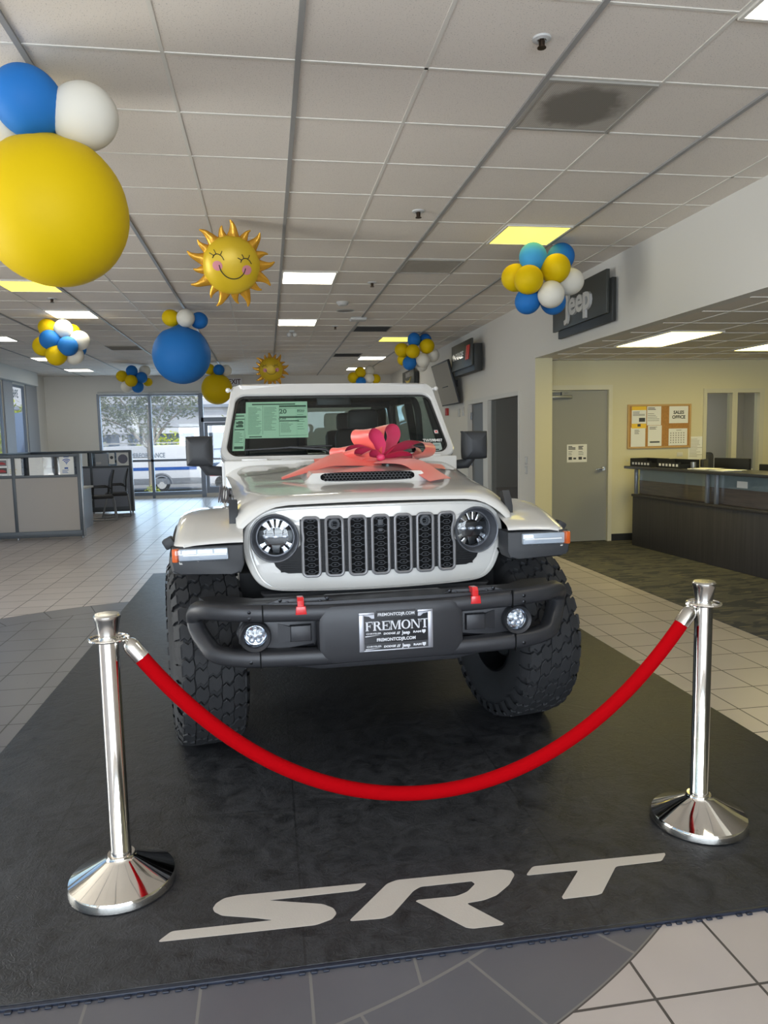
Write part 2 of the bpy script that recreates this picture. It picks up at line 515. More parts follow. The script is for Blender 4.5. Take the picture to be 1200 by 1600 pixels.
# far window group: frame with mullions, panes, roller shades, door leaf
fr = MB(); y0, y1 = YF - .02, YF + .09
for (a, b_) in ((-4.40, -4.33), (-3.10, -3.03), (-1.80, -1.68), (-.87, -.80)): fr.box2((a, y0, .0), (b_, y1, 2.80))
fr.box2((-4.40, y0, 2.74), (-.80, y1, 2.80)).box2((-4.40, y0, .08), (-1.7, y1, .17)).box2((-4.40, y0, .99), (-1.74, y1, 1.05))
fr.box2((-1.74, y0, 2.03), (-.80, y1, 2.15))
wf = struct('window_1', fr, m_frame_dark)
for (a, b_, c_, d_) in ((-4.33, -3.10, .17, 2.74), (-3.03, -1.80, .17, 2.74), (-1.68, -.87, 2.15, 2.74)):
    MB().box2((a, YF + .035, c_), (b_, YF + .043, d_)).build('pane', m_glass, wf)
m_shade = bpy.data.materials.new('mesh_shade'); m_shade.use_nodes = True
nt = m_shade.node_tree; nt.nodes.clear()
o_ = nt.nodes.new('ShaderNodeOutputMaterial'); mx = nt.nodes.new('ShaderNodeMixShader'); t_ = nt.nodes.new('ShaderNodeBsdfTransparent'); d_ = nt.nodes.new('ShaderNodeBsdfDiffuse')
d_.inputs[0].default_value = S(190, 192, 196); mx.inputs[0].default_value = .22
nt.links.new(t_.outputs[0], mx.inputs[1]); nt.links.new(d_.outputs[0], mx.inputs[2]); nt.links.new(mx.outputs[0], o_.inputs[0])
for nm, a, b_, c_ in (('left', -4.36, -3.06, 1.10), ('right', -3.05, -1.76, 1.90)):
    sh = thing('roller_shade', 'mesh roller shade pulled down over the ' + ('left pane of the far window, the longer one' if nm == 'left' else 'middle pane of the far window, stopping halfway'), 'shade', ((a + b_) / 2, YF - .06, c_))
    MB().box2((a, YF - .045, c_), (b_, YF - .042, 2.80)).move(Matrix.Translation((-(a + b_) / 2, -(YF - .06), -c_))).build('fabric', m_shade, sh)
    q = MB().tube((a, YF - .0435, c_), (b_, YF - .0435, c_), .009); q.move(Matrix.Translation((-(a + b_) / 2, -(YF - .06), -c_))).build('bottom_bar', m_lightgrey, sh)
    q = MB().tube((a, YF - .05, 2.82), (b_, YF - .05, 2.82), .035)
    q.move(Matrix.Translation((-(a + b_) / 2, -(YF - .06), -c_))).build('roller', m_lightgrey, sh)
dq = MB(); a, b_, c_, d_ = -1.67, -.88, .02, 2.02
for r in ((a, a + .09, c_, d_), (b_ - .09, b_, c_, d_), (a, b_, c_, c_ + .25), (a, b_, d_ - .09, d_)): dq.box2((r[0], YF + .01, r[2]), (r[1], YF + .06, r[3]))
door = struct('door_1', dq, m_frame_dark)
MB().box2((a + .09, YF + .03, .27), (b_ - .09, YF + .038, 1.93)).build('pane', m_glass, door)
MB().box2((a + .1, YF - .03, 1.0), (b_ - .1, YF + .0, 1.05), .01).build('push_bar', m_alu, door)

# alcove door with frame, closer and lever
q = MB()
q.box2((3.725, AY - .02, 0.004), (3.77, AY + .02, 2.16)).box2((4.66, AY - .02, 0.004), (4.715, AY + .02, 2.16)).box2((3.725, AY - .02, 2.10), (4.715, AY + .02, 2.165))
struct('trim_6', q, mat('cream_door_frame', S(214, 209, 186), .5))
m_door = mat('grey_door_paint', S(150, 150, 145), .45)
d2 = struct('door_2', MB().box2((3.775, AY + .02, .012), (4.655, AY + .06, 2.095)), m_door)
q = MB(); q.tube((4.585, AY + .02, 1.02), (4.585, AY - .03, 1.02), .026).sweep([(4.585, AY - .03, 1.02), (4.55, AY - .035, 1.02), (4.47, AY - .035, 1.015)], .011)
q.build('lever_handle', m_chrome_soft, d2)
q = MB(); q.box2((3.80, AY - .05, 1.985), (4.12, AY + .02, 2.03), .012).box2((3.97, AY - .04, 2.03), (4.00, AY + .01, 2.09)).box2((3.80, AY - .06, 2.07), (4.08, AY - .04, 2.09))
q.build('door_closer', m_alu, d2)

# office window in the alcove wall
q = MB()
for r in ((6.08, 6.13, .55, 2.10), (6.95, 7.02, .55, 2.10), (6.08, 7.02, 2.04, 2.10), (6.08, 7.02, .55, .61), (6.52, 6.60, .55, 2.10)): q.box2((r[0], AY - .02, r[2]), (r[1], AY + .1, r[3]))
w = struct('window_2', q, mat('cream_window_frame', S(205, 200, 176), .5))
for a, b_ in ((6.13, 6.52), (6.60, 6.95)): MB().box2((a, AY + .04, .61), (b_, AY + .046, 2.02)).build('pane', m_glass, w)

# right wall: office window and door frame
q = MB()
for (a, b_, c_, d_) in ((9.78, 9.83, .12, 2.11), (11.25, 11.50, 0, 2.11), (9.78, 11.50, 2.06, 2.12), (9.78, 11.3, .08, .14), (12.40, 12.46, 0, 2.12), (11.5, 12.46, 2.05, 2.12)):
    q.box2((XW - .012, a, c_), (XW + .13, b_, d_))
w = struct('window_3', q, m_trim)
MB().box2((XW + .05, 9.83, .14), (XW + .058, 11.25, 2.06)).build('pane', glass_mat('office_glass', (.55, .58, .6, 1)), w)
d3 = struct('door_3', MB().box2((XW + .06, 11.52, .012), (XW + .10, 12.38, 2.045)), mat('dark_grey_door', S(104, 104, 104), .5))
q = MB()
for z in (.25, 1.05, 1.85): q.box2((XW + .03, 12.33, z - .06), (XW + .06, 12.39, z + .06), .004)
q.build('hinge', m_alu, d3)

# the rooms behind: dark office behind the glass, small office behind the alcove window
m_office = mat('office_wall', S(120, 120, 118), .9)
q = MB(); q.box2((5.4, 9.7, 0), (5.5, 13.2, 2.6)).box2((XW + .12, 13.1, 0), (5.5, 13.2, 2.6)).box2((XW + .12, 9.62, 2.5), (5.5, 13.2, 2.6))
struct('wall_office', q, m_office)
q = MB(); q.box2((5.6, 11.6, 0), (8.3, 11.7, 2.6)).box2((5.55, 9.62, 0), (5.62, 11.7, 2.6)).box2((8.2, 9.62, 0), (8.3, 11.7, 2.6)).box2((5.6, 9.62, 2.5), (8.3, 11.7, 2.6))
struct('wall_small_office', q, mat('small_office_wall', S(172, 168, 160), .9))

# ------------------------------------------------------------------ ceiling fittings
m_lamp = mat('lamp_diffuser', S(250, 248, 235), .6, emit=(1.0, .94, .78, 1), es=11)
m_lamp_y = mat('yellow_lamp_diffuser', S(245, 235, 120), .6, emit=(1.0, .80, .10, 1), es=2.2)
m_lamp_w = mat('warm_lamp_diffuser', S(245, 240, 160), .6, emit=(1.0, .84, .30, 1), es=12)
def ceiling_light(i, j, label, m, z=CEIL, x=None, y=None, grp='square troffers in the showroom ceiling', sy=1.0):
    x = GX0 + (i + .5) * G if x is None else x; y = GY0 + (j + .5) * G if y is None else y
    t = thing('ceiling_light', label, 'light', (x, y, z), 0, None)
    h = G / 2; q = MB(); k = sy
    for r in ((-h + .012, -h * k + .012, h - .012, -h * k + .03), (-h + .012, h * k - .03, h - .012, h * k - .012), (-h + .012, -h * k + .012, -h + .03, h * k - .012), (h - .03, -h * k + .012, h - .012, h * k - .012)):
        q.box2((r[0], r[1], -.014), (r[2], r[3], .006))
    q.build('frame', m_tee, t)
    MB().box2((-h + .03, -h * k + .03, -.010), (h - .03, h * k - .03, .004)).build('diffuser', m, t)
    return t
ceiling_light(2, 7, 'bright white square ceiling light right of the big smiling sun balloon', m_lamp)
ceiling_light(2, 12, 'bright white square ceiling light above the roof of the car, second in its row', m_lamp)
ceiling_light(-3, 11, 'white square ceiling light above the balloon bouquet on the left', m_lamp)
ceiling_light(-3, 8, 'yellow glowing ceiling light partly behind the giant yellow balloon', m_lamp_y)
ceiling_light(5, 4, 'yellow glowing ceiling light just above the balloon bouquet beside the sign with white lettering', m_lamp_y)
ceiling_light(-6, 15, 'white ceiling light at the left edge of the photo below the yellow light', m_lamp)
ceiling_light(-6, 20, 'white ceiling light just below and left of the left balloon bouquet', m_lamp)
ceiling_light(-6, 24, 'white ceiling light furthest back on the left, close to the far wall', m_lamp)
ceiling_light(5, 15, 'yellow glowing ceiling light beside the mid-distance balloon bouquet on the right', m_lamp_y)
ceiling_light(5, 20, 'white ceiling light beyond the small yellow one, over the back of the showroom', m_lamp)
ceiling_light(5, 24, 'small white ceiling light furthest back on the right, behind a balloon bouquet', m_lamp)
ceiling_light(5, -1, 'white ceiling light at the top right corner of the photo', m_lamp, y=2.72)
ceiling_light(0, 0, 'long yellowish ceiling light in the office alcove over the carpet', m_lamp_w, 2.5, 4.25, 7.35, sy=2.0)
ceiling_light(0, 0, 'yellowish ceiling light at the right edge of the photo inside the office alcove', m_lamp_w, 2.5, 6.0, 7.75, sy=2.0)

# air vents
m_vent = mat('vent_face', S(160, 156, 148), .7)
def dusty(nm, dark_c):
  m_vent_d, nt, b, X, vec, px, py, pz = node_mat(nm)
  rr = X.m('SQRT', X.m('ADD', X.m('MULTIPLY', px, px), X.m('MULTIPLY', py, py)))
  rn = X.m('ADD', rr, X.m('MULTIPLY', X.m('SUBTRACT', X.noise(vec, 9, 4, .5), .5), .16))
  mp = nt.nodes.new('ShaderNodeMapRange'); mp.interpolation_type = 'SMOOTHSTEP'; mp.inputs[1].default_value = .17; mp.inputs[2].default_value = .27
  nt.links.new(rn, mp.inputs[0])
  c = X.mix(mp.outputs[0], dark_c, S(178, 172, 162))
  dots = X.m('MULTIPLY', X.m('LESS_THAN', X.m('FRACT', X.m('MULTIPLY', px, 90)), .35), X.m('LESS_THAN', X.m('FRACT', X.m('MULTIPLY', py, 90)), .35))
  c = X.mix(X.m('MULTIPLY', dots, .6), c, S(60, 58, 55))
  nt.links.new(c, b.inputs['Base Color']); b.inputs['Roughness'].default_value = .8
  return m_vent_d
def vent(x, y, label, dusty_m=None, dark=False, z=CEIL):
    t = thing('air_vent', label, 'vent', (x, y, z))
    h = G / 2 - .014
    q = MB()
    for r in ((-h, -h, h, -h + .02), (-h, h - .02, h, h), (-h, -h, -h + .02, h), (h - .02, -h, h, h)): q.box2((r[0], r[1], -.014), (r[2], r[3], .004))
    q.build('frame', m_vent, t)
    if dusty_m: MB().box2((-h + .02, -h + .02, -.008), (h - .02, h - .02, .0)).build('perforated_plate', dusty_m, t)
    else:
        q = MB()
        for k in range(9):
            yy = -h + .05 + k * (2 * h - .1) / 8
            q.box((0, yy, -.004), (2 * h - .04, .05, .004), Matrix.Rotation(.5, 3, 'X'))
        q.build('louvres', mat('vent_louvre', S(70, 70, 70) if dark else S(150, 146, 138), .7), t)
    return t
vent(GX0 + 4.5 * G, GY0 + .5 * G, 'square perforated ceiling vent with a dark round dust stain, at upper right', dusty('dusty_vent_plate', S(122, 117, 108)))
vent(GX0 + 4.5 * G, GY0 + 6.5 * G, 'faint ceiling vent left of the bouquet under the yellow light', dusty('slightly_dusty_vent_plate', S(168, 162, 152)))
vent(GX0 + 4.5 * G, GY0 + 13.5 * G, 'dark slatted ceiling vent in front of the small yellow ceiling light', dark=True)
vent(GX0 + 4.5 * G, GY0 + 19.5 * G, 'dark slatted ceiling vent far back over the car roof', dark=True)
vent(GX0 - 2.5 * G, GY0 + 17.5 * G, 'slatted ceiling vent right of the left balloon bouquet')
def sprinkler(x, y, label, z=CEIL, s=1.0):
    t = thing('sprinkler_head', label, 'sprinkler', (x, y, z))
    MB().lathe([(.0, .001), (.042 * s, .001), (.04 * s, -.008), (.022 * s, -.012), (.02 * s, -.004)], n=24).build('escutcheon', m_lightgrey, t)
    q = MB().tube((0, 0, 0), (0, 0, -.035 * s), .009 * s).lathe([(.001, -.04 * s), (.02 * s, -.04 * s), (.02 * s, -.043 * s), (.001, -.043 * s)], n=16)
    q.tube((-.012 * s, 0, -.01), (-.01 * s, 0, -.04 * s), .003).tube((.012 * s, 0, -.01), (.01 * s, 0, -.04 * s), .003)
    q.build('nozzle', mat('bronze', S(70, 58, 48), .4, .8), t)
sprinkler(1.27, 3.27, 'sprinkler head nearest the camera, left of the dusty vent')
sprinkler(1.23, 5.76, 'sprinkler head in the ceiling above the windshield, second from the camera', s=1.2)
sprinkler(1.24, 8.37, 'sprinkler head beside the white light right of the sun balloon', s=1.2)
sprinkler(1.12, 11.6, 'sprinkler head far back above the car roof', s=1.2)
sprinkler(-2.5, 9.5, 'red tinged sprinkler head below the left yellow light', s=1.2)
sprinkler(-3.2, 11.9, 'sprinkler head left of the left balloon bouquet', s=1.2)
q = MB().lathe([(.001, -.045), (.05, -.045), (.07, -.03), (.085, 0), (.001, 0)], n=28)
tag(q.build('smoke_detector', m_lightgrey, loc=(1.03, 9.58, CEIL)), 'round smoke detector on the ceiling above the speaker grille', 'smoke detector')
t = thing('ceiling_speaker', 'round flat speaker grille in the ceiling behind the smoke detector', 'speaker', (1.13, 10.19, CEIL))
MB().lathe([(.12, 0), (.13, -.008), (.115, -.012), (.112, -.004)], n=32).build('rim', m_lightgrey, t)
MB().lathe([(.001, -.006), (.112, -.006), (.112, -.001), (.001, -.001)], n=32).build('grille', mat('speaker_grille', S(140, 137, 132), .8), t)
t = thing('ceiling_speaker', 'round dark speaker grille at the left edge below the yellow light', 'speaker', (-3.25, 9.2, CEIL))
MB().lathe([(.16, 0), (.17, -.008), (.155, -.012), (.152, -.004)], n=32).build('rim', m_vent, t)
MB().lathe([(.001, -.006), (.152, -.006), (.152, -.001), (.001, -.001)], n=32).build('grille', mat('speaker_grille_dark', S(90, 88, 85), .8), t)
tag(MB().box2((-.12, -.09, -.05), (.12, .09, 0), .02, 3).build('wireless_access_point', m_lightgrey, loc=(1.38, 10.77, CEIL)), 'flat white box on the ceiling in front of the dark vent', 'wireless box')
q = MB().box2((-.04, -.06, -.03), (.04, .06, 0), .008)
q.sphere((-.045, -.05, -.07), .04).sphere((.045, -.05, -.07), .04)
tag(q.build('emergency_light', m_lightgrey, loc=(.46, 12.1, CEIL)), 'small twin emergency lamp on the ceiling behind the second white light', 'emergency light')
# ------------------------------------------------------------------ the car (local: u to its left-hand lamp side, v backwards from the bumper, z up)
m_paint = mat('white_car_paint', S(214, 213, 210), .32, coat=1.0)
m_clad = mat('textured_black_plastic', S(50, 52, 56), .55, bump=(900, .05))
m_clad_d = mat('dark_underbody', S(20, 21, 24), .8)
m_bump = mat('dark_bumper_steel', S(52, 53, 57), .42, .25, bump=(1200, .04))
m_tire = mat('tyre_rubber', S(40, 41, 44), .72, bump=(300, .08))
m_ring = mat('grey_slot_trim', S(132, 132, 135), .4, .3)
m_grill = mat('grille_mesh', S(74, 77, 82), .5, spec=.25)
m_void = mat('dark_void', S(9, 10, 12), .8, spec=.15)
m_red = mat('red_hook_paint', S(214, 32, 38), .35, coat=.5)
m_bolt = mat('bolt_head', S(40, 41, 44), .3, .8)
m_ws = glass_mat('windshield_glass', (.72, .80, .78, 1))
m_tint = glass_mat('tinted_glass', (.45, .55, .53, 1))
m_clear = glass_mat('clear_lamp_lens', (.92, .95, .97, 1))
m_amber = mat('amber_lens', S(214, 96, 40), .15, coat=1.0)
m_mirror_lamp = mat('lamp_reflector', S(225, 228, 235), .12, 1.0)
m_led = mat('lamp_optic', S(215, 222, 235), .1, .6, coat=1.0)
m_inner = mat('dark_interior', S(34, 35, 38), .8)
m_seat = mat('dark_seat_leather', S(38, 38, 41), .55)

CAR = thing('car', 'white off-road car with a seven-slot grille standing on the black mat', 'car', (.515, 3.0, 0), math.radians(1.3))

# --- hood
def lerp_tab(tab, v):
    if v <= tab[0][0]: return tab[0][1:]
    for a, b in zip(tab, tab[1:]):
        if v <= b[0]:
            t = (v - a[0]) / (b[0] - a[0])
            return [p + (q - p) * t for p, q in zip(a[1:], b[1:])]
    return tab[-1][1:]
HT = [(.372, .640, 1.206, 1.06), (.380, .652, 1.222, 1.06), (.40, .660, 1.234, 1.06), (.44, .662, 1.244, 1.06), (.55, .662, 1.255, 1.08), (.85, .676, 1.278, 1.12), (1.2, .70, 1.312, 1.10), (1.6, .738, 1.350, 1.07), (1.68, .744, 1.358, 1.07)]
def bulge(v, u):
    if v < .775: h = 0
    elif v < .80: h = .052 * (v - .775) / .025
    else: h = .052 - .036 * min(1, (v - .80) / .75)
    a = abs(u - .02)
    w = 1 if a < .285 else max(0, 1 - (a - .285) / .055)
    w = w * w * (3 - 2 * w)
    return h * w
def hood_z(u, v):
    w, zt, zb = lerp_tab(HT, v)
    s = min(1, abs(u) / w)
    dz = 0.012 * (1 - s * s)
    st_ = .80 - .14 * max(0, min(1, 1 - (v - .372) / .22))
    dr = .05 + .055 * max(0, min(1, 1 - (v - .372) / .22))
    if s > st_: dz -= dr * ((s - st_) / (1 - st_)) ** 2.2
    return zt + dz - .004 + bulge(v, u)
us = [-1, -.995, -.985, -.965, -.94, -.91, -.87, -.82, -.75, -.66, -.58, -.53, -.50, -.48, -.46, -.44, -.42, -.40, -.3, -.15]
us = us + [0] + [-x for x in reversed(us)]
vs = [.372, .376, .380, .39, .40, .42, .44, .47, .5, .55, .62, .7, .76, .775, .78, .79, .80, .81, .85, .92, 1.0, 1.1, 1.2, 1.3, 1.4, 1.5, 1.6, 1.68]
rings = []
for v in vs:
    w, zt, zb = lerp_tab(HT, v)
    r = [(-w - .004, v, zb)] + [(x * w, v, hood_z(x * w, v)) for x in us] + [(w + .004, v, zb)]
    rings.append(r)
hood = MB().rings(rings, closed_u=False).build('hood', m_paint, CAR, angle=.5)
# scoop mouth with honeycomb
q = MB()
zf = hood_z(0, .77)
ol = []
for k in range(48):
    a = 2 * PI * k / 48
    c_, s_ = math.cos(a), math.sin(a)
    ol.append((.250 * math.copysign(abs(c_) ** .35, c_), .0245 * math.copysign(abs(s_) ** .6, s_)))
q.prism([(x, y) for x, y in ol], frame((.02, .797, zf + .026), (1, 0, 0), (0, .55, 1)), .014, .003)
sc_in = q.build('hood_scoop', m_void, hood)
q = MB(); Tsc = frame((.02, .788, zf + .028), (1, 0, 0), (0, .55, 1))
for row in (-1, 0, 1):
    for k in range(-12, 13):
        cx = k * .0195 + (.00975 if row % 2 else 0); cy = row * .0142
        if abs(cx) > .232: continue
        P = [Tsc @ Vector((cx + .0095 * math.cos(PI / 6 + PI / 3 * j), cy + .0085 * math.sin(PI / 6 + PI / 3 * j), .006)) for j in range(6)]
        q.sweep(P, .0016, 4, True)
q.build('honeycomb', mat('scoop_honeycomb', S(74, 76, 80), .5), hood)
# dark grey panel patches near the cowl (the raised side vents of the bonnet) and hinges, washers
q = MB()
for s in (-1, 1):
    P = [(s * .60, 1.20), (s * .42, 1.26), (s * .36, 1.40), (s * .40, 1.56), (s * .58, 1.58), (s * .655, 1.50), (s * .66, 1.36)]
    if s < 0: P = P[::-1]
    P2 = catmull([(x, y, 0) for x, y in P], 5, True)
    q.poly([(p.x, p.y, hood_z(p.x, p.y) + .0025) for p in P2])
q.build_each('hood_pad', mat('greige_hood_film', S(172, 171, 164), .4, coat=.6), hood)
q = MB()
for s in (-1, 1):
    q.box((s * .56, 1.66, 1.386), (.16, .05, .022), None, .006).box((s * .33, 1.665, 1.384), (.13, .04, .016), None, .005)
q.build_each('hood_hinge', m_paint, hood)
# lettering on the hood side
T = frame((-.718, 1.12, 1.205), (-.10, -1, .10), (.12, 0, 1))
MB().text('RUBICON', T, .125, .002, .002, sx=1.15).build('side_lettering', mat('grey_decal', S(70, 66, 72), .5), hood)

# --- grille panel: concentric rings of its outline, bowed back at the sides
def gv(u): return .362 + .075 * (u / .65) ** 2
half = [(0, 1.203), (.25, 1.202), (.45, 1.197), (.53, 1.184), (.585, 1.156), (.622, 1.108), (.636, 1.05), (.634, .985), (.612, .91), (.585, .857), (.55, .824), (.50, .806), (.40, .799), (.2, .796), (0, .795)]
oc = catmull([(x, 0, z) for x, z in half], 5)
outl = [(p.x, p.z) for p in oc] + [(-p.x, p.z) for p in reversed(oc[1:-1])]
zc = 1.0
q = MB(); rr = []
for sc_, back in ((1.0, .22), (1.0, .022), (.997, .010), (.988, .002), (.975, .0), (.958, .0), (.952, .005), (.942, .006), (.935, .0), (.7, .0), (.4, .0), (.1, .0)):
    rr.append([(x * sc_, gv(x * sc_) + back, zc + (z - zc) * sc_) for x, z in outl])
q.rings(rr, True, True, True)
gr = q.build('grille', m_paint, CAR, angle=.5)
for s in (-1, 1):      # lamp openings
    ax = Vector((s * .10, -1, 0)).normalized()
    cut = MB().tube(Vector((s * .4865, gv(.4865), 1.054)) + ax * .2, Vector((s * .4865, gv(.4865), 1.054)) - ax * .14, .1115, None, 48).build('cutter', m_void, CAR)
    bo = gr.modifiers.new('cut', 'BOOLEAN'); bo.operation = 'DIFFERENCE'; bo.solver = 'EXACT'; bo.object = cut
    dg = bpy.context.evaluated_depsgraph_get(); dg.update()
    me = bpy.data.meshes.new_from_object(gr.evaluated_get(dg)); gr.modifiers.clear(); gr.data = me
    bpy.data.objects.remove(cut)
# dark backing with ribbed corners below the lamps
bk = [(-.395, 1.14), (.395, 1.14), (.40, .98), (.50, .945), (.485, .915), (.46, .895), (.43, .886), (-.43, .886), (-.46, .895), (-.485, .915), (-.50, .945), (-.40, .98)]
q = MB()
N = 40
q.grid(lambda s, t: (-.371 + .742 * s, gv(-.371 + .742 * s) - .008, .888 + .252 * t), N, 1)
for s in (-1, 1):
    q.poly([(s * x, gv(x) - .008, z) for x, z in [(.371, .888), (.43, .888), (.462, .898), (.487, .922), (.495, .9415)] + [(.4865 + .1125 * math.cos(math.radians(a)), 1.054 + .1125 * math.sin(math.radians(a))) for a in range(265, 195, -10)] + [(.371, 1.02)]])
for s in (-1, 1):
    for k in range(6):
        z = .897 + k * .011
        q.box((s * .422, gv(.44) - .011, z), (.085 - .006 * max(0, k - 2), .008, .005), Matrix.Rotation(s * .1, 3, 'Z'))
for k in range(6):
    u = (-2.5 + k) * .1085
    for z in [.90 + .022 * i for i in range(11)]: q.box((u, gv(u) - .010, z), (.026, .006, .004))
q.build('grille_backing', mat('grille_backing_black', S(26, 27, 30), .55, spec=.25), gr)
HLU, HLZ, HLR = .4865, 1.054, .113
def slot_path(k, w=.078, h=.274, r=.020):
    u0 = .004 + k * .1085; zc_ = 1.010; pts = []
    for (cx, cz, a0) in ((w / 2 - r, h / 2 - r, 0), (-w / 2 + r, h / 2 - r, 90), (-w / 2 + r, -h / 2 + r, 180), (w / 2 - r, -h / 2 + r, 270)):
        for j in range(6):
            a = math.radians(a0 + j * 18); pts.append((u0 + cx + r * math.cos(a), zc_ + cz + r * math.sin(a)))
    out = []
    for (x, z), (x2, z2) in zip(pts, pts[1:] + pts[:1]):
        n = max(1, int(math.hypot(x2 - x, z2 - z) / .012))
        for i in range(n): out.append((x + (x2 - x) * i / n, z + (z2 - z) * i / n))
    res = []
    for x, z in out:
        for s in (-1, 1):
            dx, dz = x - s * HLU, z - HLZ; d = math.hypot(dx, dz); lim = HLR + .016
            if abs(k) == 3 and d < lim: x, z = s * HLU + dx / d * lim, HLZ + dz / d * lim
        res.append((x, z))
    return res
for k in range(-3, 4):
    sp = slot_path(k)
    q = MB()
    q.sweep([(x, gv(x) - .012, z) for x, z in sp], .0074, 8, True, squash=(1, 1))
    rg = q.build('grille_slot', m_ring, gr)
    q = MB()
    q.mi = 0; q.poly([(x, gv(x) - .0105, z) for x, z in sp])
    q.mi = 1
    u0 = .004 + k * .1085; wl = .034 
    for i in range(9):
        z = .893 + i * .030
        sgn = 1 if i % 2 else 1
        l = [(-.036, z), (-.021, z), (-.011, z + .010), (.011, z + .010), (.021, z), (.036, z)]
        l2 = [(-.021, z), (-.011, z - .008), (.011, z - .008), (.021, z)]
        for P in (l, l2):
            P3 = []
            for x, zz in P:
                X_ = u0 + x
                if abs(k) == 3 and any(math.hypot(X_ - s * HLU, zz - HLZ) < HLR + .02 for s in (-1, 1)): continue
                P3.append((X_, gv(X_) - .0125, min(1.138, max(.880, zz))))
            if len(P3) > 1: q.sweep(P3, .0019, 4)
        q.box((u0, gv(u0) - .0155, z + .001), (.010, .003, .003))
    if k == 0: q.box((u0, gv(u0) - .012, 1.115), (.026, .010, .03), None, .003).box((u0, gv(u0) - .012, 1.08), (.022, .010, .014), None, .003)
    if k in (-2, 2): q.lathe([(.028, 0), (.026, .012), (.016, .014), (.012, .004), (.001, .004)], frame((u0, gv(u0) - .006, 1.115), (1, 0, 0), (0, 0, 1)), 20, False, True)
    q.build('slot_mesh', [m_void, m_grill], gr)

# --- headlights
def headlight(s):
    u = s * HLU; v = gv(HLU); z = HLZ
    # lamp axis points forward, slightly outward
    ax = Vector((s * .10, -1, 0)).normalized()
    T = Matrix.Translation((u, v, z)) @ ax.to_track_quat('Z', 'Y').to_matrix().to_4x4()
    h = MB().lathe([(.112, -.01), (.114, .012), (.111, .018), (.106, .016), (.102, -.006), (.094, -.040), (.091, -.042), (.089, -.034), (.085, -.034), (.084, -.06)], T, 48).build('headlight', mat('lamp_bezel', S(98, 101, 108), .35, .3), CAR)
    T = T @ Matrix.Translation((0, 0, -.040))
    MB().lathe([(.0865, -.028), (.001, -.030)], T, 40).build('lamp_bowl', m_void, h)
    q = MB()
    # chrome optics: upper crescent pieces, centre projector bar, lower crescent pieces
    def arc(r0, r1, a0, a1, d, n=8):
        P = [(r1 * math.cos(a0 + (a1 - a0) * i / n), r1 * math.sin(a0 + (a1 - a0) * i / n)) for i in range(n + 1)] + [(r0 * math.cos(a1 + (a0 - a1) * i / n), r0 * math.sin(a1 + (a0 - a1) * i / n)) for i in range(n + 1)]
        q.prism(P, T @ Matrix.Translation((0, 0, -.026)), d, .004)
    q.mi = 0
    for a0, a1 in ((38, 66), (71, 89), (93, 111), (117, 140)): arc(.044, .083, math.radians(a0), math.radians(a1), .014)
    for a0, a1 in ((203, 222), (226, 246), (294, 314), (318, 337)): arc(.058, .083, math.radians(a0), math.radians(a1), .014)
    q.mi = 1
    for x0, x1 in ((-.062, -.024), (-.020, .020), (.024, .062)):
        q.sphere(T @ Vector(((x0 + x1) / 2, 0, -.018)), (x1 - x0) / 2, (1, .55, .8), 18, 12, T.to_3x3())
    q.build('lamp_optic', [m_mirror_lamp, m_led], h)
    q = MB(); q.prism([(-.083, .030), (.083, .030), (.085, .022), (.085, -.028), (.083, -.036), (-.083, -.036), (-.085, -.028), (-.085, .022)], T @ Matrix.Translation((0, 0, -.029)), .008, .002)
    q.prism([(-.022, -.04), (.022, -.04), (.014, -.08), (-.014, -.08)], T @ Matrix.Translation((0, 0, -.028)), .012, .002)
    q.build('lamp_divider', mat('lamp_dark_divider', S(28, 30, 34), .3), h)
    MB().lathe([(.088, .004), (.075, .011), (.05, .016), (.02, .019), (.001, .0195)], T, 40).build('lens', m_clear, h)
    return h
headlight(-1); headlight(1)

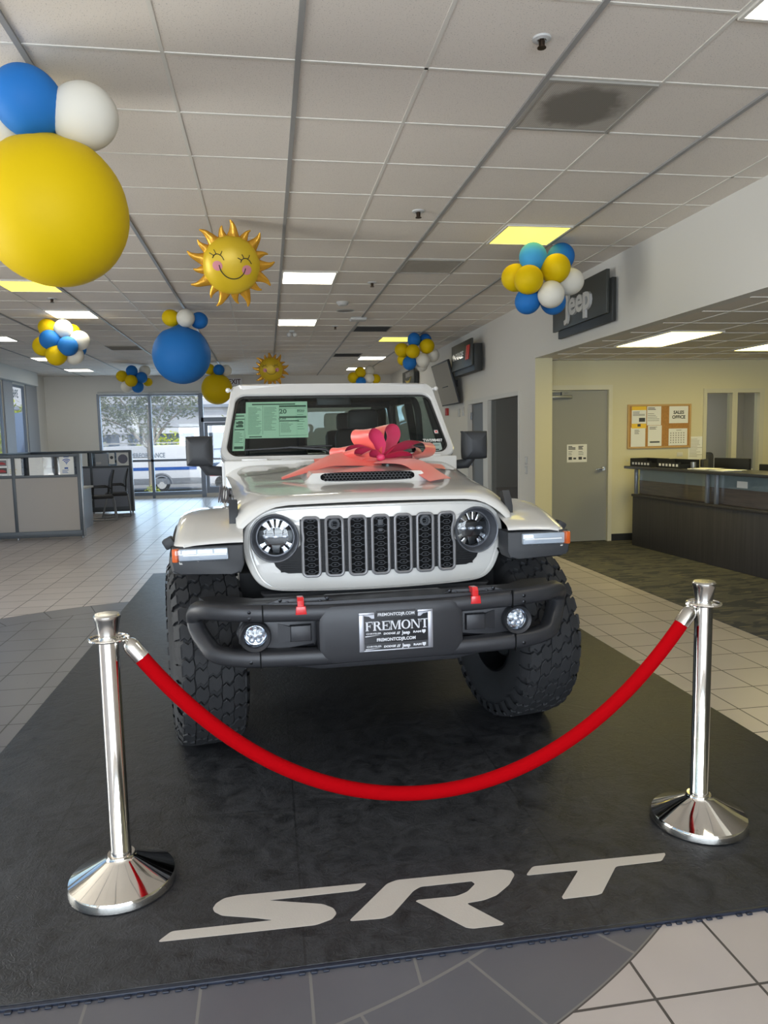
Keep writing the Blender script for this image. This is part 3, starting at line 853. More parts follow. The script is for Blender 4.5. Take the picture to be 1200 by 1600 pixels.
# --- fenders with dark flares and marker lamps
def fender(s):
    prof = [(.262, 1.050), (.270, 1.062), (.30, 1.076), (.40, 1.105), (.52, 1.133), (.66, 1.154), (.80, 1.160), (.98, 1.152), (1.15, 1.120), (1.28, 1.06), (1.36, .98)]
    PV = catmull([(0, v, z) for v, z in prof], 4)
    outer = lambda v: .905 + .012 * min(1, max(0, (v - .26) / .5)) - .03 * max(0, 1 - (v - .262) / .06) ** 2
    inner = .60
    rings = []
    for p in PV:
        v, z = p.y, p.z; w = outer(v)
        r = [(s * x, v, zz) for x, zz in ((inner, z + .012), (.66, z + .012), (.74, z + .010), (.81, z + .006), (.855, z - .001), (w - .025, z - .012), (w - .008, z - .024), (w, z - .042), (w, z - .075), (w - .012, z - .075))]
        rings.append(r)
    q = MB().rings(rings, closed_u=False)
    # front lip of the skin
    f = q.build('fender', m_paint, CAR, angle=.9)
    # dark flare: front block and side strip following the arch
    q = MB()
    w = .898
    fp = [(.615, .925), (.655, .922), (w - .03, .925), (w + .010, .945), (w + .012, 1.0), (w + .006, 1.052), (.60, 1.052), (.60, .96)]
    q.prism([(s * x, z) for x, z in fp], frame((0, .40, 0), (1, 0, 0), (0, 0, 1)), .135, .008)
    rings = []
    for p in PV[6:]:
        v, z = p.y, p.z; w = outer(v)
        rings.append([(s * x, v, zz) for x, zz in ((w - .10, z - .075), (w + .016, z - .068), (w + .020, z - .10), (w + .012, z - .135), (w - .10, z - .135))])
    q.rings(rings, True)
    # small wing behind the front corner
    q.box((s * .935, .44, 1.05), (.05, .06, .05), Matrix.Rotation(s * .5, 3, 'Y'), .01)
    q.build('flare', m_clad, f, angle=.5)
    # inner liner
    MB().grid(lambda a, b_: (s * (.60 + .27 * a), .40 + (.75 - .40) * b_ * 2, .94 + .13 * math.sin(PI * b_)), 2, 16).build('wheel_arch_liner', m_clad_d, f)
    # marker lamp
    q = MB(); q.box((s * .775, .256, 1.018), (.215, .022, .052), None, .005)
    lm = q.build('marker_lamp', mat('marker_lamp_white', S(196, 204, 214), .3, coat=1.0), f)
    q = MB(); q.box((s * .775, .240, 1.018), (.222, .012, .058), None, .005); q.build('lens', glass_mat('marker_lens', (.86, .89, .92, 1)), f)
    q = MB()
    q.box((s * .765, .2345, 1.018), (.185, .004, .006))
    q.build('light_bar', mat('white_light_bar', S(235, 236, 238), .3), f)
    q = MB(); q.box((s * .888, .250, 1.018), (.026, .034, .060), Matrix.Rotation(s * .35, 3, 'Z'), .006); q.build('amber_reflector', m_amber, f)
    return f
fender(-1).location.x = -.03; fender(1)
# hood latches
for s in (-1, 1):
    q = MB()
    T = frame((s * .632, .47, 1.175), (0, 1, 0), (s * -.1, 0, 1))
    q.prism([(-.035, -.06), (.005, -.075), (.03, -.05), (.035, .03), (.055, .075), (.02, .085), (-.012, .045), (-.03, .01)], frame((s * .672 - .020, .47, 1.150), (0, 1, 0), (0, 0, 1)), .04, .006)
    q.lathe([(.016, 0), (.016, .006), (.008, .008), (.001, .008)], frame((s * .694, .45, 1.100), (0, -s, 0), (0, 0, 1)), 16, False, True)
    q.build('hood_latch', m_clad, CAR)

# --- bumper: hoop, centre block, recesses
q = MB()
hoop = lambda s: [(s * .20, .050, .778), (s * .34, .050, .780), (s * .55, .058, .787), (s * .70, .085, .794), (s * .775, .125, .797), (s * .822, .180, .782), (s * .834, .215, .742), (s * .824, .200, .698), (s * .785, .150, .645), (s * .74, .105, .610), (s * .65, .075, .596), (s * .55, .058, .592), (s * .34, .050, .588), (s * .20, .050, .588)]
for s in (-1, 1):
    P = catmull(hoop(s), 5); rings = []
    for i, p in enumerate(P):      # rounded-square section
        t = (P[min(i + 1, len(P) - 1)] - P[max(i - 1, 0)]).normalized()
        f_ = Vector((0, -1, 0)); f_ = (f_ - t * f_.dot(t)).normalized(); n_ = t.cross(f_)
        rings.append([p + f_ * .042 * math.copysign(abs(math.cos(a)) ** .6, math.cos(a)) + n_ * .036 * math.copysign(abs(math.sin(a)) ** .6, math.sin(a)) for a in [2 * PI * k / 16 for k in range(16)]])
    q.rings(rings, True)
# centre block
cb = [(-.26, .812), (.26, .812), (.292, .80), (.312, .765), (.318, .74), (.318, .62), (.30, .58), (.26, .555), (-.26, .555), (-.30, .58), (-.318, .62), (-.318, .74), (-.312, .765), (-.292, .80)]
q.prism(cb, frame((0, .24, 0), (1, 0, 0), (0, 0, 1)), .236, .022)
# backing of the recesses, raised pads, slope towards the fog lamp
for s in (-1, 1):
    q.prism([(s * x, z) for x, z in ((.28, .78), (.62, .79), (.66, .69), (.62, .59), (.28, .585))], frame((0, .17, 0), (1, 0, 0), (0, 0, 1)), .06, .01)
    q.prism([(s * x, z) for x, z in ((.325, .752), (.46, .752), (.56, .752), (.625, .745), (.648, .715), (.648, .655), (.62, .628), (.46, .622), (.325, .625), (.315, .65), (.315, .73))], frame((0, .12, 0), (1, 0, 0), (0, 0, 1)), .045, .012)
    q.prism([(s * x, z) for x, z in ((.342, .724), (.432, .724), (.432, .652), (.342, .652))], frame((0, .10, 0), (1, 0, 0), (0, 0, 1)), .050, .012)
    q.rings([[(s * u, v_, z0), (s * u, v_, z1), (s * u, .12, z1), (s * u, .12, z0)] for u, v_, z0, z1 in ((.430, .060, .658, .718), (.50, .080, .640, .738), (.56, .095, .632, .746))], True)
# top deck
td = [(-.82, .30), (-.76, .13), (-.62, .06), (-.30, .03), (.30, .03), (.62, .06), (.76, .13), (.82, .30), (.70, .30), (.58, .17), (.30, .15), (-.30, .15), (-.58, .17), (-.70, .30)]
rings = []
bm_ = q.bm
for zz in (.795, .818):
    rings.append([(x, v, zz + (.008 if .22 < abs(x) < .65 else 0) * (zz > .8)) for x, v in td])
q.rings(rings)
# lower valance
q.prism([(-.47, .575), (.47, .575), (.40, .53), (.30, .512), (-.30, .512), (-.40, .53)], frame((0, .30, 0), (1, 0, 0), (0, 0, 1)), .22, .02)
bump = q.build('front_bumper', m_bump, CAR, angle=.7)
bump.location.x = -.014
# hump plates at the hooks with bolts
q = MB()
for s in (-1, 1):
    q.prism([(s * x, z) for x, z in ((.18, .80), (.25, .822), (.28, .840), (.47, .842), (.52, .825), (.60, .800))], frame((0, .09, 0), (1, 0, 0), (0, 0, 1)), .03, .006)
q.build_each('hook_plate', m_bump, bump)
q = MB()
for s in (-1, 1):
    for x, z in ((.27, .832), (.30, .823), (.47, .835), (.44, .824), (.50, .822)): q.lathe([(.008, 0), (.008, .005), (.001, .007)], frame((s * x, .06, z), (1, 0, 0), (0, 0, 1)), 10)
    for x, v, z in ((.60, .028, .80), (.60, .028, .772), (.60, .028, .586), (.72, .062, .812), (.66, .045, .808), (.80, .12, .812), (.24, .03, .772)):
        q.lathe([(.008, 0), (.008, .008), (.001, .010)], frame((s * x, v, z), (1, 0, 0), (0, 0, 1)), 10)
q.build_each('bolt', m_bolt, bump)
# seams between the centre part and the winglets
q = MB()
for s in (-1, 1):
    q.box((s * .545, .018, .788), (.005, .012, .078)).box((s * .56, .020, .592), (.005, .012, .078))
q.build_each('seam', m_void, bump)
for s in (-1, 1):
    T = frame((s * .578, .052, .688), (1, 0, 0), (0, 0, 1))
    f = MB().lathe([(.064, -.06), (.066, .01), (.062, .018), (.050, .010), (.047, -.01)], T, 32).build('fog_light', m_bump, bump)
    fq = MB().lathe([(.047, -.012), (.040, -.020), (.001, -.026)], T, 32); fq.build('reflector', m_mirror_lamp, bump)
    fq = MB()
    for k in range(5):
        a = 2 * PI * k / 5 + .3; fq.sphere(T @ Vector((.024 * math.cos(a), .024 * math.sin(a), -.012)), .013, (1, .6, 1), 12, 8)
    fq.sphere(T @ Vector((0, 0, -.010)), .014, (1, .6, 1), 12, 8)
    fq.build('fog_optic', m_led, bump)
    MB().lathe([(.048, .002), (.03, .009), (.001, .012)], T, 32).build('fog_lens', m_clear, bump)
    # red tow hook
    q = MB()
    q.prism([(.0, .792), (.0, .838), (.012, .852), (.05, .850), (.07, .835), (.10, .80), (.10, .792)], frame((s * .380 - .020, .012, 0), (0, 1, 0), (0, 0, 1)), .028, .005)
    q.prism([(-.024, .780), (.024, .780), (.02, .815), (-.02, .815)], frame((s * .380 - .006, .018, 0), (1, 0, 0), (0, 0, 1)), .012, .004)
    q.build('tow_hook', m_red, bump)
    # dark bracket behind the opening
MB().box2((-.60, .25, .56), (.60, .50, .70)).build('crash_beam', m_clad_d, CAR)
# dark panel under the grille and chassis
q = MB(); q.prism([(-.56, .79), (.56, .79), (.50, .70), (-.50, .70)], frame((0, .50, 0), (1, 0, 0), (0, 0, 1)), .08, .01)
q.build('lower_panel', m_clad, CAR)
q = MB()
q.box2((-.45, .45, .42), (-.36, 4.1, .56)).box2((.36, .45, .42), (.45, 4.1, .56)).box2((-.6, 1.35, .42), (.6, 4.2, .58)).box2((-.66, .6, .60), (.66, 1.3, .86))
q.build('chassis', m_clad_d, CAR)
q = MB(); q.tube((-.70, .75, .46), (.70, .75, .46), .05).sphere((.22, .74, .46), .14).tube((-.68, .62, .47), (.66, .60, .45), .022).tube((-.6, .60, .55), (.4, .58, .50), .02)
q.tube((-.52, .72, .50), (-.50, .80, .92), .035).tube((.52, .72, .50), (.50, .80, .92), .035)
q.build('front_axle', mat('axle_black', S(28, 29, 31), .5), CAR)
q = MB()
for x, z in ((-.56, .545), (-.50, .54), (-.47, .525), (.50, .55), (.515, .53)): q.tube((x, .20, z + .04), (x, .20, z), .008)
q.sweep(catmull([(-.52, .19, .555), (-.46, .19, .56), (-.38, .19, .575)], 5), .008, 6)
q.build_each('bracket_bolt', mat('zinc', S(150, 155, 165), .3, .9), CAR)

# --- licence plate
m_pl = mat('plate_dark', S(62, 63, 68), .5)
m_pw = mat('plate_white_print', S(222, 224, 230), .5)
TP = frame((0, 0, 0), (1, 0, 0), (0, 0, 1))
q = MB(); q.box((0, .012, 0), (.33, .016, .20), None, .006); q.box((-.19, .014, 0), (.07, .01, .11), None, .01).box((.19, .014, 0), (.07, .01, .11), None, .01); pl = q.build('license_plate', m_bump, CAR, loc=(.002, .004, .688))
q = MB(); q.box((0, .002, 0), (.300, .004, .155)); q.build('plate_board', m_pl, pl)
m_plframe = mat('plate_frame_silver', S(168, 170, 178), .35, .6)
q = MB()
W, H_ = .322, .170
for r in ((-W / 2, -H_ / 2, -W / 2 + .022, H_ / 2), (W / 2 - .022, -H_ / 2, W / 2, H_ / 2)): q.box2((r[0], -.006, r[1]), (r[2], .002, r[3]), .003)
q.box2((-W / 2, -.006, H_ / 2 - .012), (-.094, .002, H_ / 2), .003).box2((.094, -.006, H_ / 2 - .012), (W / 2, .002, H_ / 2), .003)
for s in (-1, 1): q.prism([(s * .139, .076), (s * .095, .076), (s * .095, .058), (s * .106, .058), (s * .118, .068), (s * .139, .072)], frame((0, .0, 0), (1, 0, 0), (0, 0, 1)), .006)
q.box2((-W / 2, -.006, -H_ / 2), (W / 2, .002, -H_ / 2 + .006), .002)
q.build('plate_frame', m_plframe, pl)
q = MB(); q.box2((-.14, -.004, -.084), (.14, .0, -.050)).box2((-.085, -.004, .060), (.085, .0, .088)); q.build('frame_panel', mat('plate_frame_black', S(50, 51, 56), .5), pl)
# serif letters built from strokes
def serif(q, ch, x0, T, h, w):
    """one capital with slab serifs; x0 left edge"""
    t, n, sf = .20 * h, .085 * h, .10 * h
    def bar(a, b, c_, d): q.prism([(x0 + a, b), (x0 + c_, b), (x0 + c_, d), (x0 + a, d)], T, .0016)
    def quad(P): q.prism([(x0 + x, y) for x, y in P], T, .0016)
    def stem(x): bar(x, 0, x + t, h); bar(x - .07 * h, 0, x + t + .07 * h, n); bar(x - .07 * h, h - n, x + t + .07 * h, h)
    if ch in 'FER':
        stem(.07 * h)
    if ch in 'FE':
        bar(.07 * h, h - n, w, h); quad([(w - n, h), (w, h), (w, h * .68), (w - n * .4, h * .68)])
        bar(.07 * h, h * .47, w * .68, h * .47 + n); bar(w * .62, h * .34, w * .62 + n * .7, h * .68)
    if ch == 'E': bar(.07 * h, 0, w, n); quad([(w - n, 0), (w, 0), (w + n * .4, h * .34), (w - n * .2, h * .34)])
    if ch == 'R':
        cx, cy, ro = w * .50, h * .75, h * .25
        for i in range(12):
            a, b_ = PI / 2 - PI * i / 12, PI / 2 - PI * (i + 1) / 12
            q.prism([(x0 + cx + ro * 1.15 * math.cos(a), cy + ro * math.sin(a)), (x0 + cx + ro * 1.15 * math.cos(b_), cy + ro * math.sin(b_)), (x0 + cx + (ro * 1.15 - t) * math.cos(b_), cy + (ro - n) * math.sin(b_)), (x0 + cx + (ro * 1.15 - t) * math.cos(a), cy + (ro - n) * math.sin(a))], T, .0016)
        bar(.2 * h, h - n, cx, h); bar(.2 * h, h * .5, cx, h * .5 + n)
        quad([(cx - .05 * h, h * .5), (cx + .16 * h, h * .5), (w + .02 * h, 0), (w - .2 * h, 0)]); bar(w - .2 * h, 0, w + .09 * h, n)
    if ch == 'M':
        bar(.06 * h, 0, .06 * h + n, h); bar(0, 0, .2 * h, n); bar(0, h - n, .2 * h, h)
        bar(w - t - .06 * h, 0, w - .06 * h, h); bar(w - t - .12 * h, 0, w, n); bar(w - t - .1 * h, h - n, w, h)
        quad([(.08 * h, h), (.08 * h + t, h), (w * .5 + .05 * h, 0.02 * h), (w * .5 - .06 * h, .02 * h)])
        quad([(w * .5 - .05 * h, .02 * h), (w * .5 + .03 * h, .02 * h), (w - t - .02 * h, h), (w - t - .1 * h, h)])
    if ch == 'N':
        bar(.07 * h, 0, .07 * h + n, h); bar(0, 0, .22 * h, n); bar(0, h - n, .24 * h, h)
        bar(w - n - .07 * h, 0, w - .07 * h, h); bar(w - .24 * h, h - n, w, h)
        quad([(.07 * h, h), (.07 * h + t * 1.1, h), (w - .07 * h, 0), (w - .07 * h - t * .8, 0)])
    if ch == 'T':
        bar(w / 2 - t / 2, 0, w / 2 + t / 2, h); bar(w / 2 - t / 2 - .08 * h, 0, w / 2 + t / 2 + .08 * h, n); bar(0, h - n, w, h)
        quad([(0, h), (n, h), (n * .5, h * .66), (0, h * .66)]); quad([(w - n, h), (w, h), (w, h * .66), (w - n * .5, h * .66)])
    if ch == 'O':
        for i in range(24):
            a, b_ = 2 * PI * i / 24, 2 * PI * (i + 1) / 24
            ro, ri = (w / 2, h / 2), (w / 2 - t * 1.05, h / 2 - n)
            q.prism([(x0 + w / 2 + ro[0] * math.cos(a), h / 2 + ro[1] * math.sin(a)), (x0 + w / 2 + ro[0] * math.cos(b_), h / 2 + ro[1] * math.sin(b_)), (x0 + w / 2 + ri[0] * math.cos(b_), h / 2 + ri[1] * math.sin(b_)), (x0 + w / 2 + ri[0] * math.cos(a), h / 2 + ri[1] * math.sin(a))], T, .0016)
q = MB(); TS_ = frame((-.133, -.0005, .004), (1, 0, 0), (0, 0, 1)); x = 0; h = .040
for ch, w in (('F', .031), ('R', .036), ('E', .034), ('M', .046), ('O', .040), ('N', .040), ('T', .036)):
    serif(q, ch, x, TS_, h, w); x += w + .0022
q.build('plate_lettering', m_pw, pl)
q = MB()
q.text('FREMONTCDJR.COM', frame((0, -.0068, .073), (1, 0, 0), (0, 0, 1)), .0180, .0006, .0004, sx=.95)
q.text('FREMONTCDJR.COM', frame((0, -.0006, -.038), (1, 0, 0), (0, 0, 1)), .0185, .0006, .0006, sx=.98)
for y_, d in ((-.012, -.0006), (-.067, -.0048)):
    q.text('CHRYSLER', frame((-.098, d, y_ + .003), (1, 0, 0), (0, 0, 1)), .0095, .0006, .0002, sx=1.45)
    q.prism([(-.135, y_ - .006), (-.07, y_ - .004), (-.135, y_ - .010)], frame((0, d, 0), (1, 0, 0), (0, 0, 1)), .0012)
    q.text('DODGE', frame((-.030, d, y_), (1, 0, 0), (0, 0, 1)), .0115, .0006, .0005, sx=1.25, shear=.15)
    for k in range(2): q.prism([(.001 + k * .007, y_ - .006), (.005 + k * .007, y_ - .006), (.010 + k * .007, y_ + .006), (.006 + k * .007, y_ + .006)], frame((0, d, 0), (1, 0, 0), (0, 0, 1)), .0012)
    q.text('Jeep', frame((.043, d, y_), (1, 0, 0), (0, 0, 1)), .020, .0006, .0008)
    q.text('RAM', frame((.092, d, y_), (1, 0, 0), (0, 0, 1)), .0115, .0006, .0006, sx=1.5)
    q.prism([(.113, y_ + .008), (.129, y_ + .008), (.129, y_ - .002), (.121, y_ - .009), (.113, y_ - .002)], frame((0, d, 0), (1, 0, 0), (0, 0, 1)), .0010)
q.build('small_lettering', m_pw, pl)

# --- wheels
def make_wheel(tread=True):
    R, W = .462, .305
    T = frame((0, 0, 0), (0, 1, 0), (0, 0, 1))      # lathe axis along local x
    prof = [(.215, -.115), (.235, -.135), (.30, -.158), (.36, -.160), (.41, -.150), (.437, -.128), (.448, -.09), (.452, 0), (.448, .09), (.437, .128), (.41, .150), (.36, .160), (.30, .158), (.235, .135), (.215, .115)]
    q = MB().lathe(prof, T, 64)
    if tread:
        rng = random.Random(3)
        base = lambda x: .452 - .9 * max(0, abs(x) - .075) ** 2 * 3
        def block(P, hgt):
            # P: list of (angle, x)
            c_a = sum(p[0] for p in P) / len(P); c_x = sum(p[1] for p in P) / len(P)
            lo, mid, hi = [], [], []
            for a, x in P:
                for lst, k, rr in ((lo, 1.0, base(x) - .004), (mid, .97, base(x) + hgt - .002), (hi, .90, base(x) + hgt)):
                    a_, x_ = c_a + (a - c_a) * k, c_x + (x - c_x) * k
                    lst.append(T @ Vector((rr * math.cos(a_), rr * math.sin(a_), x_)))
            q.rings([lo, mid, hi], True, False, True)
        n = 34
        cols = [(-.142, -.088), (-.082, -.032), (-.027, .027), (.032, .082), (.088, .142)]
        for i in range(n):
            for ci, (xa, xb) in enumerate(cols):
                p = 2 * PI / n; a0 = i * p + (p * .5 if ci % 2 else 0) + rng.uniform(-.1, .1) * p; g = p * .09
                j = lambda s_=.08: rng.uniform(-s_, s_)
                z_ = .20 * p
                L = xb - xa
                P = [(a0 + g + z_ * (.6 + j()), xa + j() * L * .3), (a0 + g - z_ * (.4 + j()), xa + L * .35), (a0 + g + z_ * (.5 + j()), xa + L * .65), (a0 + g - z_ * .3, xb + j() * L * .3),
                     (a0 + p * .45, xb + L * (.10 + j())), (a0 + p - g - z_ * .3, xb + j() * L * .2), (a0 + p - g + z_ * (.5 + j()), xa + L * .65), (a0 + p - g - z_ * (.4 + j()), xa + L * .35), (a0 + p - g + z_ * .6, xa + j() * L * .3), (a0 + p * .55, xa - L * (.10 + j()))]
                block(P, .013)
            for s in (-1, 1):      # shoulder lugs running down the sidewall
                a0 = i * 2 * PI / n; p = 2 * PI / n
                q.rings([[T @ Vector((r_ * math.cos(a_), r_ * math.sin(a_), s * x_)) for a_ in (a0 + .12 * p, a0 + .55 * p, a0 + .70 * p, a0 + .2 * p)] for r_, x_ in ((.452, .128), (.455, .142), (.43, .160), (.39, .166), (.385, .155))], True, True, True)
    root = q.build('wheel', m_tire, CAR, angle=.5)
    q = MB()
    q.lathe([(.217, -.118), (.225, -.125), (.215, -.128), (.205, -.10), (.195, -.02), (.195, .08), (.205, .11), (.217, .118)], T, 48)
    q.lathe([(.20, .02), (.14, .04), (.06, .05), (.06, .09), (.001, .09)], T, 32)
    for k in range(7):
        a = 2 * PI * k / 7
        q.sweep([T @ Vector((r_ * math.cos(a), r_ * math.sin(a), x_)) for r_, x_ in ((.05, .08), (.12, .085), (.205, .10))], .02, 8)
    q.build('rim', mat('black_rim', S(24, 25, 27), .4, .5), root)
    MB().lathe([(.001, -.06), (.14, -.06), (.15, -.05), (.15, -.03), (.001, -.03)], T, 32).build('brake_disc', mat('brake_iron', S(90, 92, 95), .4, .9), root)
    return root
STEER = math.radians(9)
wl = make_wheel(); wl.location = (-.850, .73, .462); wl.rotation_euler = (0, 0, STEER + PI)
wr = make_wheel(); wr.location = (.782, .73, .462); wr.rotation_euler = (0, 0, STEER); 
wr2 = make_wheel(False); wr2.location = (-.82, 3.74, .462); wr2.rotation_euler = (0, 0, PI)
wr3 = make_wheel(False); wr3.location = (.82, 3.74, .462)

# --- cowl, windshield frame, glass
VB, ZB, VT, ZT = 1.70, 1.385, 2.02, 1.872
def wsp(u, t, off=0.0):
    """point on the windshield plane; t 0 base, 1 top; off along the outward normal"""
    v = VB + (VT - VB) * t + .05 * (u / .75) ** 2; z = ZB + (ZT - ZB) * t
    n = Vector((0, -(ZT - ZB), VT - VB)).normalized()
    return Vector((u, v, z)) + n * off
def rrect(w0, w1, t0, t1, r, n=7):
    """rounded trapezoid in (u, t)"""
    P = []
    rt = r / .58
    for (su, t, w, a0) in ((1, t1, w1, 0), (-1, t1, w1, 90), (-1, t0, w0, 180), (1, t0, w0, 270)):
        cu, ct = su * (w - r), t - rt if t == t1 else t + rt
        for i in range(n):
            a = math.radians(a0 + 90 * i / (n - 1)); P.append((cu + r * math.cos(a), ct + rt * math.sin(a)))
    return P
def refine(P, m=6):
    out = []
    for (a, b) in zip(P, P[1:] + P[:1]):
        for i in range(m): out.append((a[0] + (b[0] - a[0]) * i / m, a[1] + (b[1] - a[1]) * i / m))
    return out
outer_o = refine(rrect(.772, .700, -.02, 1.02, .075)); inner_o = refine(rrect(.730, .672, .045, .875, .075))
q = MB()
rr = []
for P, off in ((outer_o, -.06), (outer_o, -.012), (outer_o, 0.0)): rr.append([wsp(u, t, off) for u, t in P])
sh = [(u * .988, (t - .5) * .988 + .5) for u, t in outer_o]
rr.append([wsp(u, t, .010) for u, t in sh])
inn2 = [(u * 1.008, (t - .46) * 1.015 + .46) for u, t in inner_o]
rr.append([wsp(u, t, .008) for u, t in inn2]); rr.append([wsp(u, t, .0) for u, t in inner_o]); rr.append([wsp(u, t, -.04) for u, t in inner_o])
q.rings(rr, True, False, False)
wsf = q.build('windshield_frame', m_paint, CAR, angle=.6)
# glass with a black ceramic border
gq = MB()
bo = [(u * 1.005, (t - .46) * 1.01 + .46) for u, t in inner_o]; bi = refine(rrect(.716, .655, .072, .845, .065))
gq.rings([[wsp(u, t, -.012) for u, t in bo], [wsp(u, t, -.012) for u, t in bi]], True, False, False)
gq.build('ceramic_border', mat('black_glass_border', S(22, 23, 25), .12, coat=1), wsf)
gq = MB(); nn = 24
gq.grid(lambda a, b: wsp((-1 + 2 * a) * (.728 + (.671 - .728) * b), .05 + (.87 - .05) * b, -.016), nn, 6)
gq.build('windshield_glass', m_ws, wsf)
# wipers
for (x0, x1, zz) in ((-.62, -.06, .10), (.06, .62, .10)):
    q = MB()
    q.sweep([wsp(x0, .115, .012), wsp((x0 + x1) / 2, .135, .014), wsp(x1, .15, .012)], .007, 6)
    q.sweep([wsp(x1, .04, .02), wsp(x1 - .05, .09, .025), wsp((x0 + x1) / 2, .135, .02)], .010, 6)
    q.build('wiper', m_black, CAR)
# stickers behind the glass
m_sheet = mat('pale_green_sheet', S(190, 226, 196), .8)
m_print = mat('dark_green_print', S(66, 96, 78), .8)
def sheet(name, u0, u1, t0, t1, draw):
    c0 = wsp((u0 + u1) / 2, (t0 + t1) / 2, -.022); ex = (wsp(u1, (t0 + t1) / 2, -.022) - wsp(u0, (t0 + t1) / 2, -.022)); ey = wsp((u0 + u1) / 2, t1, -.022) - wsp((u0 + u1) / 2, t0, -.022)
    T = frame(c0, ex, ey); w, h = ex.length, ey.length
    q = MB(); q.mi = 0; q.box((0, 0, 0), (w, h, .001)); q.mi = 1
    draw(q, w, h); q.move(T)
    return q
def rows(q, x0, x1, y0, y1, n, hh=.0022, rng=random.Random(5)):
    for i in range(n):
        y = y0 + (y1 - y0) * (i + .5) / n; xe = x0 + (x1 - x0) * rng.uniform(.55, 1.0)
        q.box(((x0 + xe) / 2, y, .0012), (xe - x0, hh, .0006))
def win(q, w, h):
    I = Matrix.Identity(4)
    q.box((-.02, h * .43, .0012), (w * .7, .010, .0006))
    rows(q, -w * .46, -w * .24, -h * .40, h * .36, 22); rows(q, -w * .21, w * .0, -h * .30, h * .36, 19)
    q.box((w * .26, h * .37, .0012), (w * .44, .014, .0006)); 
    q.text('20', Matrix.Translation((w * .10, h * .22, .0012)), .05, .0004, .001)
    q.box((w * .26, h * .06, .0012), (w * .44, .012, .0006)).box((w * .20, h * -.04, .0012), (w * .32, .008, .0006))
    rows(q, w * .06, w * .30, -h * .36, -h * .08, 8); rows(q, w * .33, w * .46, -h * .3, h * .30, 9)
    q.text('$4,500', Matrix.Translation((w * .39, h * .24, .0012)), .018, .0004, .0003); q.text('$1,900', Matrix.Translation((w * .09, h * .02, .0012)), .018, .0004, .0003)
    q.box((-w * .34, -h * .46, .0012), (w * .2, .008, .0006))
    for y in (h * .31, h * .09, -h * .44): q.box((w * .26, y, .0012), (w * .44, .0016, .0006))
    q.box((w * .04, -h * .06, .0012), (.0016, h * .8, .0006)).box((-w * .225, 0, .0012), (.0016, h * .8, .0006))
sheet('window_sticker', -.606, -.200, .305, .80, win).build('window_sticker', [m_sheet, m_print], wsf)
def side(q, w, h):
    q.box((0, h * .43, .0012), (w * .7, .008, .0006))
    for y in (h * .24, h * .15):
        q.box((0, y, .0012), (w * .6, .016, .0006), None, .0).box((w * .05, y + .011, .0012), (w * .35, .008, .0006))
    q.box((0, h * .06, .0012), (w * .8, .008, .0006)).box((0, h * .34, .0012), (w * .8, .006, .0006)); rows(q, -w * .35, w * .35, -h * .30, h * .0, 9)
    q.box((0, -h * .42, .0012), (w * .75, .02, .0006))
    for sx in (-1, 1): q.box((sx * w * .42, -.02 * h, .0012), (.0012, h * .84, .0006))
sheet('side', -.688, -.610, .145, .645, side).build('dealer_sticker', [m_sheet, m_print], wsf)
def small(q, w, h):
    rows(q, -w * .4, w * .4, h * .0, h * .25, 3, .003); q.box((0, -h * .35, .0012), (w * .6, .010, .0006))
sheet('small', .575, .692, .085, .195, small).build('stock_card', [m_paper, m_ink], wsf)
q = MB(); q.text('TW598407', frame(wsp(.632, .215, -.010), wsp(.7, .2) - wsp(.5, .2), wsp(.6, .3) - wsp(.6, .2)), .030, .0005, .001); q.build('stock_number', m_paper, wsf)
q = MB(); c0 = wsp(.668, .335, -.010); T = frame(c0, wsp(.7, .3) - wsp(.6, .3), wsp(.65, .4) - wsp(.65, .3)); q.mi = 0; q.box((0, 0, 0), (.026, .026, .001)); q.mi = 1
q.box((0, 0, .001), (.024, .005, .001), Matrix.Rotation(.8, 3, 'Z')).box((0, 0, .001), (.024, .005, .001), Matrix.Rotation(-.8, 3, 'Z')); q.move(T); q.build('inspection_sticker', [m_paper, m_red], wsf)

# --- body: tub, doors, roof, pillars, rear
q = MB()
q.box2((-.745, 1.62, .62), (.745, 1.74, 1.385), .01)     # cowl wall
q.build('cowl', m_paint, CAR)
def side_panel(s, v0, v1, nm):
    q = MB(); q.prism([(v0, .62), (v1, .62), (v1, 1.37), (v0, 1.37)], frame((s * .765, 0, 0), (0, 1, 0), (0, 0, 1)), .05 if s < 0 else -.05, .01)
    return q.build(nm, m_paint, CAR)
for s in (-1, 1):
    d1 = side_panel(s, 1.76, 2.66, 'front_door'); d2_ = side_panel(s, 2.67, 3.40, 'rear_door'); side_panel(s, 3.41, 4.22, 'rear_quarter')
    for d, v in ((d1, 2.5), (d2_, 3.28)):
        q = MB(); q.sweep([(s * .765, v - .09, 1.27), (s * .80, v - .07, 1.27), (s * .80, v + .07, 1.27), (s * .765, v + .09, 1.27)], .012, 8); q.build('door_handle', m_clad, d)
    # side windows and upper pillars
    q = MB()
    for (a0, a1, b0, b1) in ((2.66, 2.72, 2.66, 2.72), (3.40, 3.48, 3.40, 3.48), (1.78, 1.84, 2.06, 2.12), (4.10, 4.22, 4.06, 4.16)):
        q.rings([[(s * (.745 - d), a0, 1.37), (s * (.745 - d), a1, 1.37), (s * (.672 - d), b1, 1.84), (s * (.672 - d), b0, 1.84)] for d in (0, .05)])
    q.build_each('side_pillar', m_clad_d, CAR)
    for v0, v1, v0t in ((1.84, 2.66, 2.12), (2.72, 3.40, 2.72), (3.48, 4.10, 3.48)):
        MB().poly([(s * .735, v0, 1.37), (s * .735, v1, 1.37), (s * .662, v1 if v1 < 4 else 4.06, 1.84), (s * .662, v0t, 1.84)]).build('side_glass', m_tint, CAR)
q = MB(); q.box2((-.745, 4.18, .62), (.745, 4.24, 1.37), .01); q.build('tailgate', m_paint, CAR)
